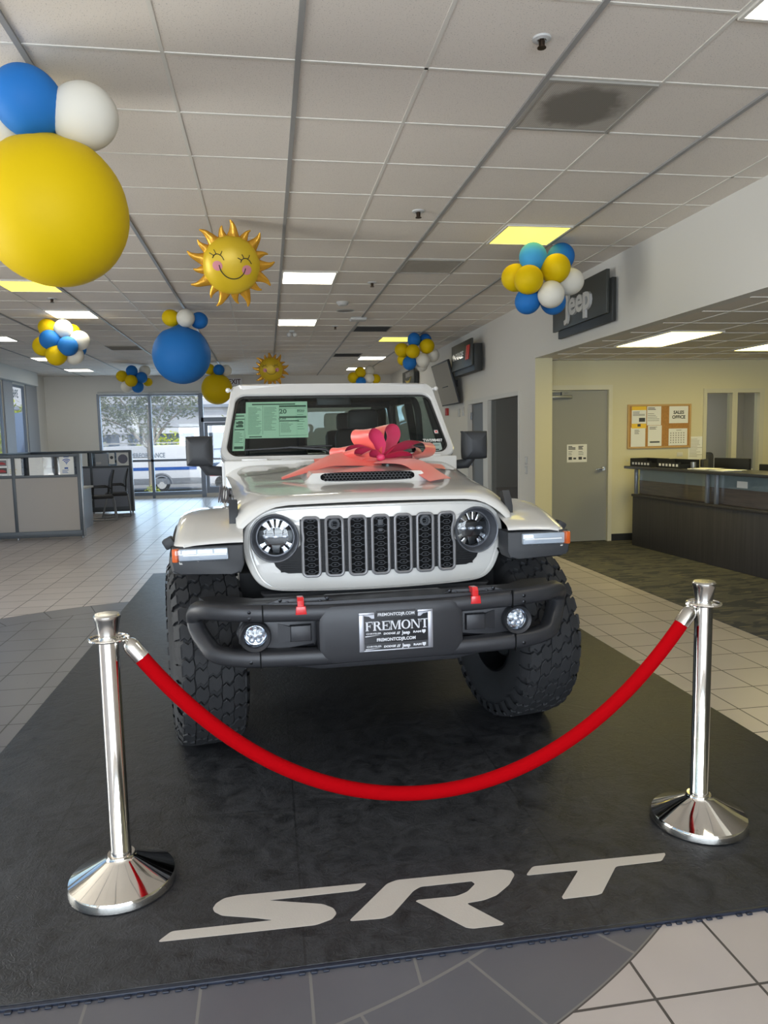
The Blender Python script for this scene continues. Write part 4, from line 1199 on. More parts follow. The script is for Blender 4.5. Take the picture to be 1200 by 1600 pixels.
q = MB(); q.box2((-.74, 4.10, 1.37), (-.62, 4.16, 1.84)).box2((.62, 4.10, 1.37), (.74, 4.16, 1.84)); q.build_each('rear_pillar', m_clad_d, CAR)
MB().poly([(-.62, 4.13, 1.37), (.62, 4.13, 1.37), (.62, 4.12, 1.84), (-.62, 4.12, 1.84)]).build('rear_glass', m_tint, CAR)
q = MB(); q.lathe([(.001, -.14), (.2, -.14), (.38, -.10), (.39, .08), (.3, .12), (.001, .12)], frame((.0, 4.42, 1.02), (1, 0, 0), (0, 0, 1)), 40); q.build('spare_wheel', m_tire, CAR)
# roof panel
q = MB()
rr = []
for (w, v0, v1, z) in ((.695, 2.03, 4.17, 1.835), (.695, 2.02, 4.17, 1.875), (.685, 2.035, 4.15, 1.882), (.66, 2.08, 4.10, 1.887), (.3, 2.3, 3.8, 1.890)):
    P = rrect(w, w, 0, 1, .08); rr.append([(u, v0 + (v1 - v0) * min(1, max(0, t)), z) for u, t in [(a, b) for a, b in P]])
q.rings(rr); q.build('roof', m_paint, CAR, angle=.8)
q = MB(); q.box2((-.68, 2.06, 1.822), (.68, 4.14, 1.836)); q.build('headliner', m_inner, CAR)
for s in (-1, 1):
    q = MB(); q.sphere(wsp(s * .715, .93, .012), .016); q.tube(wsp(s * .715, .93, .0), wsp(s * .69, .93, .012), .008); q.build('frame_bolt', m_paint, CAR)
# mirrors
for s in (-1, 1):
    T = frame((s * .898, 1.74, 1.448), (1, 0, 0), (0, 0, 1))
    P = [(x * .080, z * .092) for x, z in [(-.92, 1), (.80, 1), (1, .82), (1, -.75), (.8, -1), (-.7, -1), (-1, -.8), (-1, .85)]]
    P = [(s * x, z) for x, z in P]
    if s < 0: P = P[::-1]
    Pr = catmull([(x, z, 0) for x, z in P], 4, True)
    q = MB(); rr = []
    for sc_, d in ((.90, -.05), (1.0, -.03), (1.0, .02), (.95, .05), (.80, .066), (.4, .074)): rr.append([T @ Vector((p.x * sc_, p.y * sc_, d)) for p in Pr])
    q.rings(rr)
    q.sweep([(s * .88, 1.74, 1.37), (s * .85, 1.75, 1.325), (s * .76, 1.80, 1.315)], [.030, .034, .03], 10, squash=(1, .8))
    mr = q.build('side_mirror', m_clad, CAR, angle=.7)
    q = MB(); q.poly([T @ Vector((p.x * .84, p.y * .84, -.052)) for p in Pr]); q.build('mirror_glass', m_chrome, mr)
# interior
q = MB(); q.prism([(1.76, 1.0), (2.25, 1.0), (2.30, 1.25), (2.18, 1.34), (1.76, 1.385)], frame((-.70, 0, 0), (0, 1, 0), (0, 0, 1)), 1.40, .02); q.build('dashboard', m_inner, CAR)
q = MB(); q.box((.36, 2.18, 1.37), (.34, .14, .08), None, .03); q.build('instrument_hood', m_inner, CAR)
q = MB()
TT = frame((.36, 2.42, 1.28), (1, 0, 0), (0, .45, 1)); q.sweep([TT @ Vector((.19 * math.cos(a), .19 * math.sin(a), 0)) for a in [2 * PI * k / 36 for k in range(36)]], .016, 8, True)
for a in (0, PI, -PI / 2): q.tube(TT @ Vector((0, 0, 0)), TT @ Vector((.19 * math.cos(a), .19 * math.sin(a), 0)), .016)
q.lathe([(.07, 0), (.07, .03), (.001, .04)], TT, 20); q.build('steering_wheel', m_black, CAR)
for v in (2.75, 3.55):
    for s in (-1, 1):
        q = MB(); q.box((s * .36, v, .98), (.50, .52, .16), None, .05).box((s * .36, v + .30, 1.28), (.48, .16, .62), Matrix.Rotation(-.2, 3, 'X'), .05).box((s * .36, v + .38, 1.66), (.26, .10, .18), None, .04); q.build('seat', m_seat, CAR)
q = MB()
for s in (-1, 1):
    q.sweep(catmull([(s * .62, 2.12, 1.45), (s * .61, 2.2, 1.74), (s * .60, 2.6, 1.79), (s * .60, 4.0, 1.79)], 5), .025, 8); q.sweep([(s * .60, 3.05, 1.0), (s * .60, 3.05, 1.79)], .028, 8)
q.tube((-.60, 3.05, 1.79), (.60, 3.05, 1.79), .026); q.build('roll_bar', m_inner, CAR)
q = MB(); q.box((0, 2.10, 1.77), (.24, .03, .065), None, .012).tube((0, 2.10, 1.80), (0, 2.07, 1.83), .012); q.build('rear_view_mirror', m_black, CAR)
q = MB(); q.box2((-.72, 1.76, .62), (.72, 4.18, .66)); q.build('cabin_floor', m_inner, CAR)
# ------------------------------------------------------------------ mat with inlaid letters
m_mat, nt, b, X, vec, px, py, pz = node_mat('dark_floor_mat')
n1 = X.noise(vec, 9, 6, 1.6); n2 = X.noise(vec, 42, 4, 2.5); n3 = X.noise(vec, 2.2, 3)
mott = X.m('ADD', X.m('MULTIPLY', n1, .6), X.m('MULTIPLY', n2, .4))
mott2 = X.m('ADD', X.m('MULTIPLY', X.m('SUBTRACT', mott, .5), 2.4), .42)
mott2.node.use_clamp = True
c = X.mix(mott2, S(14, 15, 18), S(58, 59, 62))
def seam(p, o, per):
    f = X.m('FRACT', X.m('DIVIDE', X.m('SUBTRACT', p, o), per)); return X.m('LESS_THAN', X.m('MINIMUM', f, X.m('SUBTRACT', 1.0, f)), .0035)
sm = X.m('MAXIMUM', seam(px, -.86, .915), seam(py, 1.95, .915))
c = X.mix(X.m('MULTIPLY', sm, .7), c, S(16, 17, 19))
nt.links.new(c, b.inputs['Base Color'])
nt.links.new(X.m('ADD', .30, X.m('MULTIPLY', mott, .30)), b.inputs['Roughness'])
bp = nt.nodes.new('ShaderNodeBump'); bp.inputs['Strength'].default_value = .9; bp.inputs['Distance'].default_value = .006
nt.links.new(mott, bp.inputs['Height']); nt.links.new(bp.outputs[0], b.inputs['Normal'])
MX0, MX1, MY0, MY1 = -1.345, 2.34, 1.955, 8.55
fm = thing('floor_mat', 'large black floor mat under the car with pale slanted letters at its front edge', 'mat', (0, 0, 0))
MB().box2((MX0, MY0, .0005), (MX1, MY1, .012), .003).build('mat_sheet', m_mat, fm)
q = MB()
q.box2((MX0, MY0 - .014, .0005), (MX1, MY0 + .001, .010), .002)
rng = random.Random(2)
x = MX0 + .02
while x < MX1 - .03:
    if rng.random() < .8: q.box2((x, MY0 - .024, .0005), (x + .018, MY0 - .010, .006), .002)
    x += .034
q.build('edge_strip', mat('blue_black_edge', S(34, 40, 54), .35), fm)
LS = [(-.381, 2.134), (-.345, 2.176), (-.034, 2.17), (-.093, 2.192), (-.196, 2.223), (-.221, 2.247), (-.227, 2.266), (-.218, 2.289), (-.194, 2.311), (-.148, 2.318), (.281, 2.304), (.246, 2.269), (-.051, 2.273), (.124, 2.22), (.156, 2.193), (.164, 2.165), (.147, 2.14), (.095, 2.122)]
LR = [(.198, 2.121), (.346, 2.287), (.382, 2.301), (.746, 2.292), (.78, 2.279), (.783, 2.254), (.747, 2.205), (.689, 2.159), (.641, 2.142), (.579, 2.137), (.668, 2.021), (.66, 2.015), (.568, 2.016), (.548, 2.024), (.422, 2.178), (.432, 2.183), (.558, 2.178), (.6, 2.194), (.636, 2.23), (.629, 2.247), (.453, 2.25), (.426, 2.233), (.335, 2.125), (.305, 2.114)]
LT = [(.819, 2.243), (.86, 2.288), (1.35, 2.277), (1.347, 2.267), (1.314, 2.234), (1.143, 2.235), (1.028, 2.103), (1.007, 2.098), (.893, 2.099), (.893, 2.11), (1.007, 2.238)]
m_letter = mat('pale_inlay', S(196, 190, 182), .42, var=(6, .05), bump=(150, .05))
def roundpoly(P, k=3):
    out = []
    n = len(P)
    for i in range(n):
        a, b_, c_ = Vector(P[i - 1] + (0,)), Vector(P[i] + (0,)), Vector(P[(i + 1) % n] + (0,))
        r = min((a - b_).length, (c_ - b_).length) * .28
        r = min(r, .012)
        p, s_ = b_ + (a - b_).normalized() * r, b_ + (c_ - b_).normalized() * r
        for j in range(k + 1):
            t = j / k; q_ = p * (1 - t) ** 2 + b_ * 2 * t * (1 - t) + s_ * t * t; out.append((q_.x, q_.y))
    return out
for P in (LS, LR, LT):
    q = MB(); q.prism(roundpoly(P), Matrix.Translation((0, 0, .0118)), .0012); q.build('inlaid_letter', m_letter, fm)

# ------------------------------------------------------------------ stanchions and rope
def stanchion(x, y, label):
    t = thing('stanchion_post', label, 'stanchion', (x, y, .0125), 0, None)
    I = Matrix.Identity(4)
    MB().lathe([(.001, .0), (.168, .0), (.176, .004), (.176, .026), (.172, .034), (.160, .040), (.052, .098), (.046, .104), (.044, .112), (.001, .112)], I, 64).build('base', m_chrome, t)
    MB().lathe([(.034, .10), (.034, .125), (.032, .128), (.032, .852)], I, 40).build('pole', m_chrome, t)
    q = MB(); q.lathe([(.001, .845), (.032, .845), (.036, .853), (.032, .862), (.031, .868), (.040, .920), (.043, .926), (.043, .934), (.038, .940), (.001, .9405)], I, 40); q.build('cap', m_chrome_soft, t)
    q = MB()
    q.sweep([(.060 * math.cos(2 * PI * k / 40), .060 * math.sin(2 * PI * k / 40), .857) for k in range(40)], .0045, 8, True)
    for a in (0, PI / 2, PI, 3 * PI / 2): q.tube((.03 * math.cos(a + .6), .03 * math.sin(a + .6), .857), (.06 * math.cos(a + .6), .06 * math.sin(a + .6), .857), .0035)
    q.lathe([(.033, .851), (.046, .851), (.046, .854), (.033, .854)], I, 32)
    q.build('rope_ring', m_chrome, t)
    return t
stanchion(-.541, 2.462, 'chrome rope post left of the car, at the left end of the red rope')
stanchion(1.593, 2.454, 'chrome rope post right of the car, beside the last letter on the mat')
rope = thing('velvet_rope', 'red velvet rope sagging between the two chrome posts in front of the car', 'rope', (.5, 2.458, .25))
A, B_ = Vector((-.456, 2.46, .822)), Vector((1.522, 2.456, .818))
low = .232
def cat_pt(t):
    # catenary-like sag through the lowest point
    x = A.x + (B_.x - A.x) * t; s = abs(2 * t - 1.0)
    a = 2.05; f = (math.cosh(a * (2 * t - 1)) - 1) / (math.cosh(a) - 1)
    ends = A.z + (B_.z - A.z) * t
    return Vector((x, A.y + (B_.y - A.y) * t, low + (ends - low) * (.55 * f + .45 * s * s)))
pts = [cat_pt(i / 60) for i in range(61)]
inv = Matrix.Translation((-.5, -2.458, -.25))
m_velvet = mat('red_velvet', S(166, 3, 12), .9, spec=.05, bump=(500, .15))
q = MB().sweep(pts, .0255, 16); q.move(inv); q.build('rope_body', m_velvet, rope)
q = MB()
for e, d in ((pts[0], (pts[0] - pts[1]).normalized()), (pts[-1], (pts[-1] - pts[-2]).normalized())):
    T = Matrix.Translation(e) @ d.to_track_quat('Z', 'Y').to_matrix().to_4x4()
    q.lathe([(.001, -.03), (.028, -.03), (.028, .02), (.024, .034), (.014, .046), (.008, .05), (.001, .05)], T, 24)
q.move(inv); q.build_each('end_cap', m_chrome_soft, rope)
q = MB()
for e, d, px_ in ((pts[0], (pts[0] - pts[1]).normalized(), (-.541 + .060)), (pts[-1], (pts[-1] - pts[-2]).normalized(), (1.593 - .060))):
    s_ = 1 if px_ > 0.5 else -1
    e2 = e + d * .05; ring = Vector((px_, e.y, .869)); mid = (e2 + ring) / 2
    ax = (ring - e2); L = ax.length / 2 + .006; ax.normalize(); side_ = Vector((0, 1, 0)).cross(ax)
    q.sweep([mid + ax * math.cos(2 * PI * k / 24) * L + side_ * math.sin(2 * PI * k / 24) * L * .62 for k in range(24)], .0055, 8, True)
q.move(inv); q.build_each('snap_hook', m_chrome, rope)

# ------------------------------------------------------------------ bow on the bonnet
m_bow = bpy.data.materials.new('coral_ribbon'); m_bow.use_nodes = True
nt = m_bow.node_tree; b = nt.nodes['Principled BSDF']
lw = nt.nodes.new('ShaderNodeLayerWeight'); lw.inputs[0].default_value = .45
mx = nt.nodes.new('ShaderNodeMix'); mx.data_type = 'RGBA'; mx.inputs[6].default_value = S(236, 96, 96); mx.inputs[7].default_value = S(238, 124, 92)
nt.links.new(lw.outputs['Facing'], mx.inputs[0]); nt.links.new(mx.outputs[2], b.inputs['Base Color']); b.inputs['Roughness'].default_value = .32; b.inputs['Sheen Weight'].default_value = .3
m_bow2 = mat('pink_ribbon_back', S(226, 74, 118), .38)
BX, BY, BZ = .650, 4.23, 1.366
bow = thing('gift_bow', 'large coral pink ribbon bow lying on the white bonnet below the windshield', 'bow', (BX, BY, BZ))
def ribbon(path, wv, w, name, n=8, taper=None, ctr=None):
    P = catmull(path, n); q = MB(); L = len(P)
    Wv = [Vector(x) for x in wv]
    A_, B_ = [], []
    for i, p in enumerate(P):
        t = i / (L - 1); k = t * (len(Wv) - 1); j = min(int(k), len(Wv) - 2)
        d = (Wv[j] * (1 - (k - j)) + Wv[j + 1] * (k - j))
        tg = (P[min(i + 1, L - 1)] - P[max(i - 1, 0)]).normalized()
        d = (d - tg * d.dot(tg) * .6).normalized()
        ww = w * (taper(t) if taper else 1)
        nrm = tg.cross(d).normalized()
        if ctr is not None and nrm.dot(p - ctr) < 0: nrm = -nrm
        if ctr is None and nrm.z < 0: nrm = -nrm
        row = [p + d * ww * (f - .5) + nrm * .004 * math.sin(PI * f) for f in (0, .25, .5, .75, 1)]
        A_.append([v + nrm * .0007 for v in row]); B_.append([v - nrm * .0007 for v in row])
    q.mi = 0; q.rings(A_, False); q.mi = 1; q.rings(B_, False)
    return q.build(name, [m_bow, m_bow2], bow, angle=1.2)
def loop(a, L, b, h, w, wdir, z0=.02, nm='loop'):
    a = Vector(a).normalized(); b = Vector(b).normalized()
    P = [(0, 0), (.28, .50), (.62, .92), (.90, .80), (1.0, .38), (.90, .02), (.55, -.10), (.04, -.03)]
    path = [a * (p * L) + b * (c_ * h) + Vector((0, 0, z0)) for p, c_ in P]
    ctr = a * (.6 * L) + b * (.35 * h) + Vector((0, 0, z0))
    wd = Vector(wdir).normalized()
    ribbon(path, [wd * 1.0, wd, wd], w, nm, 6, lambda t: .35 + .65 * min(1, 6 * min(t, 1 - t)), ctr)
loop((1, -.05, .06), .300, (0, -.1, 1), .088, .150, (-.62, -.78, .10))
loop((1, .45, .02), .280, (0, 0, 1), .070, .12, (-.5, -.8, .2))
loop((1, -.5, -.02), .20, (0, -.3, 1), .045, .10, (-.3, -.9, .3), .012)
loop((-.62, -.1, .62), .185, (.55, 0, .75), .080, .13, (.70, -.70, .05))
loop((-1, .1, .08), .250, (0, -.1, 1), .062, .11, (.75, -.62, .15))
loop((-1, -.25, .05), .200, (0, -.2, 1), .058, .11, (.6, -.75, .2))
loop((-1, -.6, .02), .115, (0, -.2, 1), .045, .09, (.5, -.8, .3))
loop((.0, .15, 1), .190, (1, 0, .1), .095, .13, (.45, -.85, .1))
q = MB(); q.sphere((0, -.03, .030), .026, (1.1, .9, .8), 16, 10); q.build('knot', m_bow2, bow)
def tail(P, wv, w, mm=None, taper=None):
    path = []
    for x, y, lift in P:      # points in world x, y; follow the bonnet
        cu, cv = x - .515, y - 3.0
        path.append(Vector((x - BX, y - BY, hood_z(cu, min(1.66, max(.40, cv))) + lift - BZ)))
    ribbon(path, wv, w, 'tail', 8, taper)
tail([(BX, BY, .02), (.74, 4.08, .03), (.80, 3.95, .025), (.86, 3.80, .02), (.890, 3.71, .012)], [(.80, .6, .2), (.9, .45, .1)], .135)
tail([(BX, BY, .015), (.80, 4.20, .03), (.92, 4.16, .035), (1.02, 4.18, .02)], [(.1, 1, .1), (.2, .95, .2)], .10)
tail([(BX, BY, .015), (.50, 4.18, .035), (.36, 4.10, .04), (.22, 4.02, .028), (.07, 3.95, .012)], [(0, 1, .5), (.3, .9, .35)], .14, None, lambda t: 1 - .75 * max(0, t - .45) / .55)
tail([(BX, BY, .015), (.52, 4.27, .03), (.40, 4.29, .025), (.27, 4.28, .02)], [(0, 1, .4), (0, 1, .5)], .08, m_bow2)

# ------------------------------------------------------------------ balloons
def latex(name, c):
    m = mat(name, c, .6, spec=.2)
    bb = m.node_tree.nodes['Principled BSDF']; bb.inputs['Subsurface Weight'].default_value = .0
    return m
BM = {'yellow': latex('yellow_latex', S(214, 182, 4)), 'blue': latex('blue_latex', S(38, 112, 186)), 'white': latex('white_latex', S(222, 218, 206)), 'light_blue': latex('sky_blue_latex', S(62, 150, 208))}
def make_balloon(colr):
    q = MB()
    prof = [(0.0006, -1.16), (.07, -1.17), (.085, -1.14), (.04, -1.10), (.05, -1.06), (.16, -1.01), (.36, -.91)]
    for i in range(5, 25):
        a = -PI / 2 + PI * i / 24; prof.append((math.cos(a) * 1.0, math.sin(a) * (1.0 if a > 0 else 1.02)))
    prof[-1] = (.0006, 1.0)
    q.lathe(prof, None, 32)
    o = q.build('balloon', BM[colr])
    me = o.data; bpy.data.objects.remove(o); return me
BME = {k: make_balloon(k) for k in BM}
def cluster(name, label, base, lst, k=1.0, group=None, stretch=None):
    cam_p = Vector((0, 0, 1.51))
    pts = [(c, cam_p + (Vector((x, y, z)) - cam_p) * k, r * k) for c, x, y, z, r in lst]
    ctr = sum((p for c, p, r in pts), Vector()) / len(pts) if base is None else cam_p + (Vector(base) - cam_p) * k
    root = thing(name, label, 'balloons', (ctr.x, ctr.y, CEIL))
    for c, p, r in pts:
        o = bpy.data.objects.new('balloon', BME[c]); COL.objects.link(o); o.parent = root
        o.location = p - Vector((ctr.x, ctr.y, CEIL))
        d = (p - ctr); d = d.normalized() if d.length > .02 else Vector((0, 0, 1))
        if r > .25: d = Vector((0, 0, -1))
        o.rotation_euler = d.to_track_quat('Z', 'Y').to_euler()
        f = .97 if r < .2 else 1.0
        o.scale = (r * f, r * f, r * 1.03 if r < .2 else r)
        o['label'] = c.replace('_', ' ') + ' balloon'
    return root
cluster('balloon_column', 'giant yellow balloon topped by blue and white balloons at the upper left corner', (-.93, 3.75, 2.98), [('yellow', -.945, 3.72, 2.588, .335), ('blue', -1.01, 3.67, 3.052, .155), ('white', -.786, 3.72, 3.022, .151), ('white', -1.184, 3.84, 3.045, .159), ('yellow', -.92, 3.99, 3.09, .140)], .985)
cluster('balloon_bouquet', 'ball of yellow, blue and white balloons over the left cubicles', (-2.80, 11.1, 2.95), [('yellow', -2.998, 11.1, 3.142, .133), ('white', -2.743, 10.9, 3.104, .13), ('yellow', -2.696, 11.15, 3.088, .122), ('blue', -2.915, 10.85, 2.949, .14), ('blue', -2.673, 10.8, 2.856, .138), ('white', -2.552, 10.95, 2.954, .14), ('yellow', -3.06, 11.05, 2.887, .142), ('yellow', -2.845, 10.85, 2.74, .144), ('white', -2.653, 11.0, 2.765, .14), ('blue', -2.635, 11.2, 2.869, .112)], .985)
cluster('balloon_column', 'big blue balloon with small yellow, white and blue balloons on top, left of the windshield', (-1.0, 9.9, 3.05), [('blue', -1.054, 9.9, 2.628, .37), ('yellow', -1.17, 9.92, 3.103, .111), ('white', -.973, 9.8, 3.084, .118), ('blue', -.819, 9.95, 3.077, .111)])
cluster('balloon_bouquet', 'small far ball of balloons left of the big blue balloon, over the far window', (-2.88, 17.4, 2.93), [('blue', -2.932, 17.2, 3.103, .131), ('yellow', -3.163, 17.3, 3.0, .132), ('white', -2.687, 17.4, 3.12, .132), ('yellow', -2.949, 17.15, 2.887, .138), ('blue', -2.741, 17.25, 2.964, .131), ('white', -3.065, 17.3, 2.771, .14), ('blue', -2.843, 17.3, 2.769, .139), ('yellow', -2.637, 17.45, 2.879, .101)])
cluster('balloon_column', 'big yellow balloon with small balloons on top, behind the upper left corner of the windshield', (-1.03, 16.9, 3.06), [('yellow', -1.068, 16.9, 2.668, .344), ('yellow', -1.22, 16.95, 3.112, .128), ('blue', -1.002, 16.8, 3.083, .126), ('white', -.856, 16.95, 3.082, .128)])
cluster('balloon_bouquet', 'ball of balloons below the yellow ceiling light, in front of the sign with white lettering', (2.59, 6.66, 2.94), [('light_blue', 2.464, 6.55, 3.123, .13), ('blue', 2.813, 6.75, 3.177, .132), ('yellow', 2.652, 6.48, 3.008, .135), ('yellow', 2.385, 6.45, 2.901, .133), ('yellow', 2.334, 6.65, 2.96, .13), ('white', 2.848, 6.62, 2.926, .129), ('white', 2.598, 6.45, 2.774, .124), ('blue', 2.441, 6.62, 2.747, .123), ('blue', 2.709, 6.68, 2.754, .122)], .965)
cluster('balloon_bouquet', 'mid-distance ball of balloons in front of the wall television', (2.55, 12.36, 2.93), [('blue', 2.509, 12.25, 3.138, .117), ('blue', 2.729, 12.4, 3.148, .113), ('yellow', 2.307, 12.3, 2.975, .122), ('yellow', 2.464, 12.15, 2.936, .121), ('yellow', 2.717, 12.2, 3.026, .127), ('white', 2.831, 12.32, 2.891, .123), ('white', 2.643, 12.18, 2.79, .121), ('blue', 2.426, 12.25, 2.756, .121), ('yellow', 2.349, 12.42, 2.828, .101), ('white', 2.667, 12.4, 2.727, .101)])
cluster('balloon_bouquet', 'furthest small ball of balloons peeking over the right half of the car roof', (2.46, 18.3, 3.0), [('yellow', 2.345, 18.15, 3.127, .137), ('white', 2.584, 18.25, 3.166, .138), ('yellow', 2.172, 18.2, 3.007, .138), ('blue', 2.346, 18.08, 2.887, .129), ('white', 2.559, 18.1, 2.98, .129), ('yellow', 2.734, 18.2, 2.971, .122), ('white', 2.593, 18.25, 2.85, .114)], .97)

# smiling sun foil balloons
m_foil = mat('gold_foil', S(232, 190, 40), .24, .55, bump=(22, .25))
m_foil_face = mat('yellow_foil_face', S(222, 188, 40), .38, .15, bump=(7, .12))
m_ray = mat('orange_gold_foil', S(226, 168, 56), .26, .55, bump=(30, .35))
m_cheek = mat('pink_cheek', S(216, 140, 150), .5)
m_line = mat('black_print', S(24, 22, 20), .5)
def sun_balloon(loc, r, tilt, turn, roll_, label):
    root = thing('sun_balloon', label, 'balloon', loc)
    root.rotation_euler = (0, 0, 0)
    # local frame: face towards -y, up z
    Rm = Matrix.Rotation(turn, 4, 'Z') @ Matrix.Rotation(tilt, 4, 'X') @ Matrix.Rotation(roll_, 4, 'Y')
    root.rotation_euler = Rm.to_euler()
    def surf(x, z, off=0.0):
        d = min(1, math.hypot(x, z) / r)
        return Vector((x, -r * .52 * math.sqrt(max(0, 1 - d ** 2.4)) - off, z))
    q = MB(); rr = []
    for side_ in (-1, 1):
        seq = [.02, .2, .4, .6, .75, .86, .93, .975, 1.0]
        if side_ == 1: seq = seq[::-1][1:]
        for d in seq:
            ring = []
            for k in range(64):
                a = 2 * PI * k / 64
                wr = 1 + (.012 * math.sin(k * 6.1) + .010 * math.sin(k * 3.7)) * (d > .7)
                y = .52 * r * math.sqrt(max(0, 1 - d ** 2.4)) * wr
                if d == 1.0: y = 0
                ring.append((r * d * math.cos(a) * (1 if d < .97 else 1 + .012 * math.sin(9 * a)), y * side_, r * d * math.sin(a)))
            rr.append(ring)
    q.rings(rr); q.build('sun_body', m_foil_face, root, angle=1.0)
    n = 17; rng = random.Random(11)
    for k in range(n):
        a = 2 * PI * k / n + .12; big = k % 2 == 0
        L = r * (.52 if big else .34) * rng.uniform(.9, 1.1); w = r * (.24 if big else .18)
        e = Vector((math.cos(a), 0, math.sin(a))); tg = Vector((-math.sin(a), 0, math.cos(a)))
        sgn = rng.choice((-1, 1)); path = catmull([e * r * .95, e * (r + L * .3) + tg * sgn * L * .02, e * (r + L * .7) + tg * sgn * L * .10, e * (r + L) + tg * sgn * L * .28], 4)
        N = len(path)
        q = MB().sweep(path, [w * (1 - .9 * (i / (N - 1)) ** .8) for i in range(N)], 10, squash=(.62, 1.0), upv=(0, 1, 0))
        q.build('sun_ray', m_ray, root, angle=1.2)
    q = MB()
    def stroke(P, wd):
        PP = catmull([surf(x * r, z * r, .002) for x, z in P], 5); q.sweep(PP, wd * r, 6, squash=(1, 1))
    stroke([(-.45, .02), (-.36, -.18), (-.18, -.33), (.04, -.38), (.25, -.32), (.40, -.16), (.45, .03)], .017)
    for s in (-1, 1):
        cx = s * .47 - .02; 
        stroke([(cx - .19, .20), (cx - .14, .31), (cx - .03, .36), (cx + .10, .31), (cx + .19, .20)], .015)
        for (a0, a1, b0, b1) in ((-.17, .29, -.30, .34), (-.09, .35, -.17, .47), (.05, .35, .10, .48)): stroke([(cx + a0, a1), (cx + (a0 + b0) / 2 + .01, (a1 + b1) / 2), (cx + b0, b1)], .013)
    q.build('smile_and_eyes', m_line, root)
    for s in (-1, 1):
        q = MB()
        cx, cz, rc = s * .50, -.02, .165
        q.rings([[surf(cx * r + rc * r * f * math.cos(2 * PI * k / 24), cz * r + rc * r * f * math.sin(2 * PI * k / 24), .0015) for k in range(24)] for f in (1, .7, .4, .1)], True, False, True)
        q.build('cheek', m_cheek, root)
    q = MB(); q.tube((0, 0, r * .9), (0, .0, r * 1.05), .004); q.build('tether', m_line, root)
    return root
sun_balloon((-.235, 6.2, 2.93), .232, math.radians(22), math.radians(6), math.radians(6), 'big gold smiling sun balloon against the ceiling, nearer the camera')
sun_balloon((.133, 15.2, 2.935), .242, math.radians(8), math.radians(0), math.radians(-2), 'small far gold smiling sun balloon just above the car roof')

# ------------------------------------------------------------------ signs and television on the right wall
m_sign = mat('charcoal_sign_panel', S(58, 60, 56), .45)
m_sign2 = mat('dark_sign_back', S(36, 38, 37), .5)
m_brush = mat('brushed_letter_metal', S(205, 205, 203), .35, .15, coat=.4)
def wall_sign(y0, y1, z0, z1, xf, label):
    """panel facing -x; y1 is the far end"""
    t = thing('wall_sign', label, 'sign', (XW, (y0 + y1) / 2, (z0 + z1) / 2))
    W_, H_ = (y1 - y0), (z1 - z0); d = XW - xf
    q = MB(); q.box2((-d, -W_ / 2, -H_ / 2), (-d + .035, W_ / 2, H_ / 2), .004); q.build('front_panel', m_sign, t)
    q = MB(); q.box2((-d + .036, -W_ / 2 - .05, -H_ / 2 - .085), (-d * .25, W_ / 2 - .08, H_ / 2 - .09), .004); q.build('back_panel', m_sign2, t)
    q = MB(); 
    for y in (-W_ * .3, W_ * .3): q.tube((-d * .26, y, 0), (-.001, y, 0), .02)
    q.build('standoff', m_alu, t)
    return t, frame((-d - .0005, 0, 0), (0, -1, 0), (0, 0, 1)), W_, H_
t, T, W_, H_ = wall_sign(6.96, 8.34, 2.70, 3.13, 3.38, 'charcoal wall sign with four raised white letters, nearest the camera over the office opening')
q = MB(); q.text('Jeep', T @ Matrix.Translation((.06, .01, .016)), .36, .014, .010, sx=1.05); q.build('raised_lettering', m_brush, t)
t, T, W_, H_ = wall_sign(11.40, 12.65, 2.63, 3.06, 3.26, 'charcoal wall sign with silver letters and red slashes, second from the camera')
q = MB(); q.text('DODGE', T @ Matrix.Translation((-.16, 0, .010)), .155, .008, .004, sx=1.15, shear=.1); q.build('raised_lettering', m_brush, t)
q = MB()
for k in range(2): q.prism([(.30 + .10 * k, -.10), (.37 + .10 * k, -.10), (.45 + .10 * k, .12), (.38 + .10 * k, .12)], T @ Matrix.Translation((0, 0, .001)), .012)
q.build('red_slashes', mat('sign_red', S(206, 40, 40), .35), t)
t, T, W_, H_ = wall_sign(16.5, 17.9, 2.70, 3.08, 3.36, 'charcoal wall sign with a grey and yellow emblem, furthest along the wall behind the balloons')
q = MB(); q.text('RAM', T @ Matrix.Translation((0, .08, .008)), .16, .006, .003, sx=1.4); q.build('raised_lettering', m_brush, t)
q = MB(); q.prism([(-.35, -.02), (-.1, -.10), (.2, -.10), (.42, .02), (.2, -.05), (-.1, -.05)], T @ Matrix.Translation((0, 0, .002)), .01); q.build('yellow_swoosh', mat('sign_yellow', S(214, 186, 60), .4), t)
tv = thing('television', 'flat television tilted forward on the right wall above the car', 'television', (XW, 13.3, 2.47))
Tt = frame((-.20, 0, 0), (0, -1, 0), (-.28, 0, 1))
q = MB(); q.box((0, 0, -.022), (1.28, .80, .044), None, .008); q.move(Tt); q.build('casing', m_black, tv)
q = MB(); q.box((0, 0, .001), (1.24, .75, .002)); q.move(Tt); q.build('screen', mat('tv_screen_glass', S(18, 19, 22), .08, coat=1.0), tv)
q = MB(); q.box2((-.19, -.2, -.06), (-.001, .2, .06)); q.build('wall_bracket', m_black, tv)
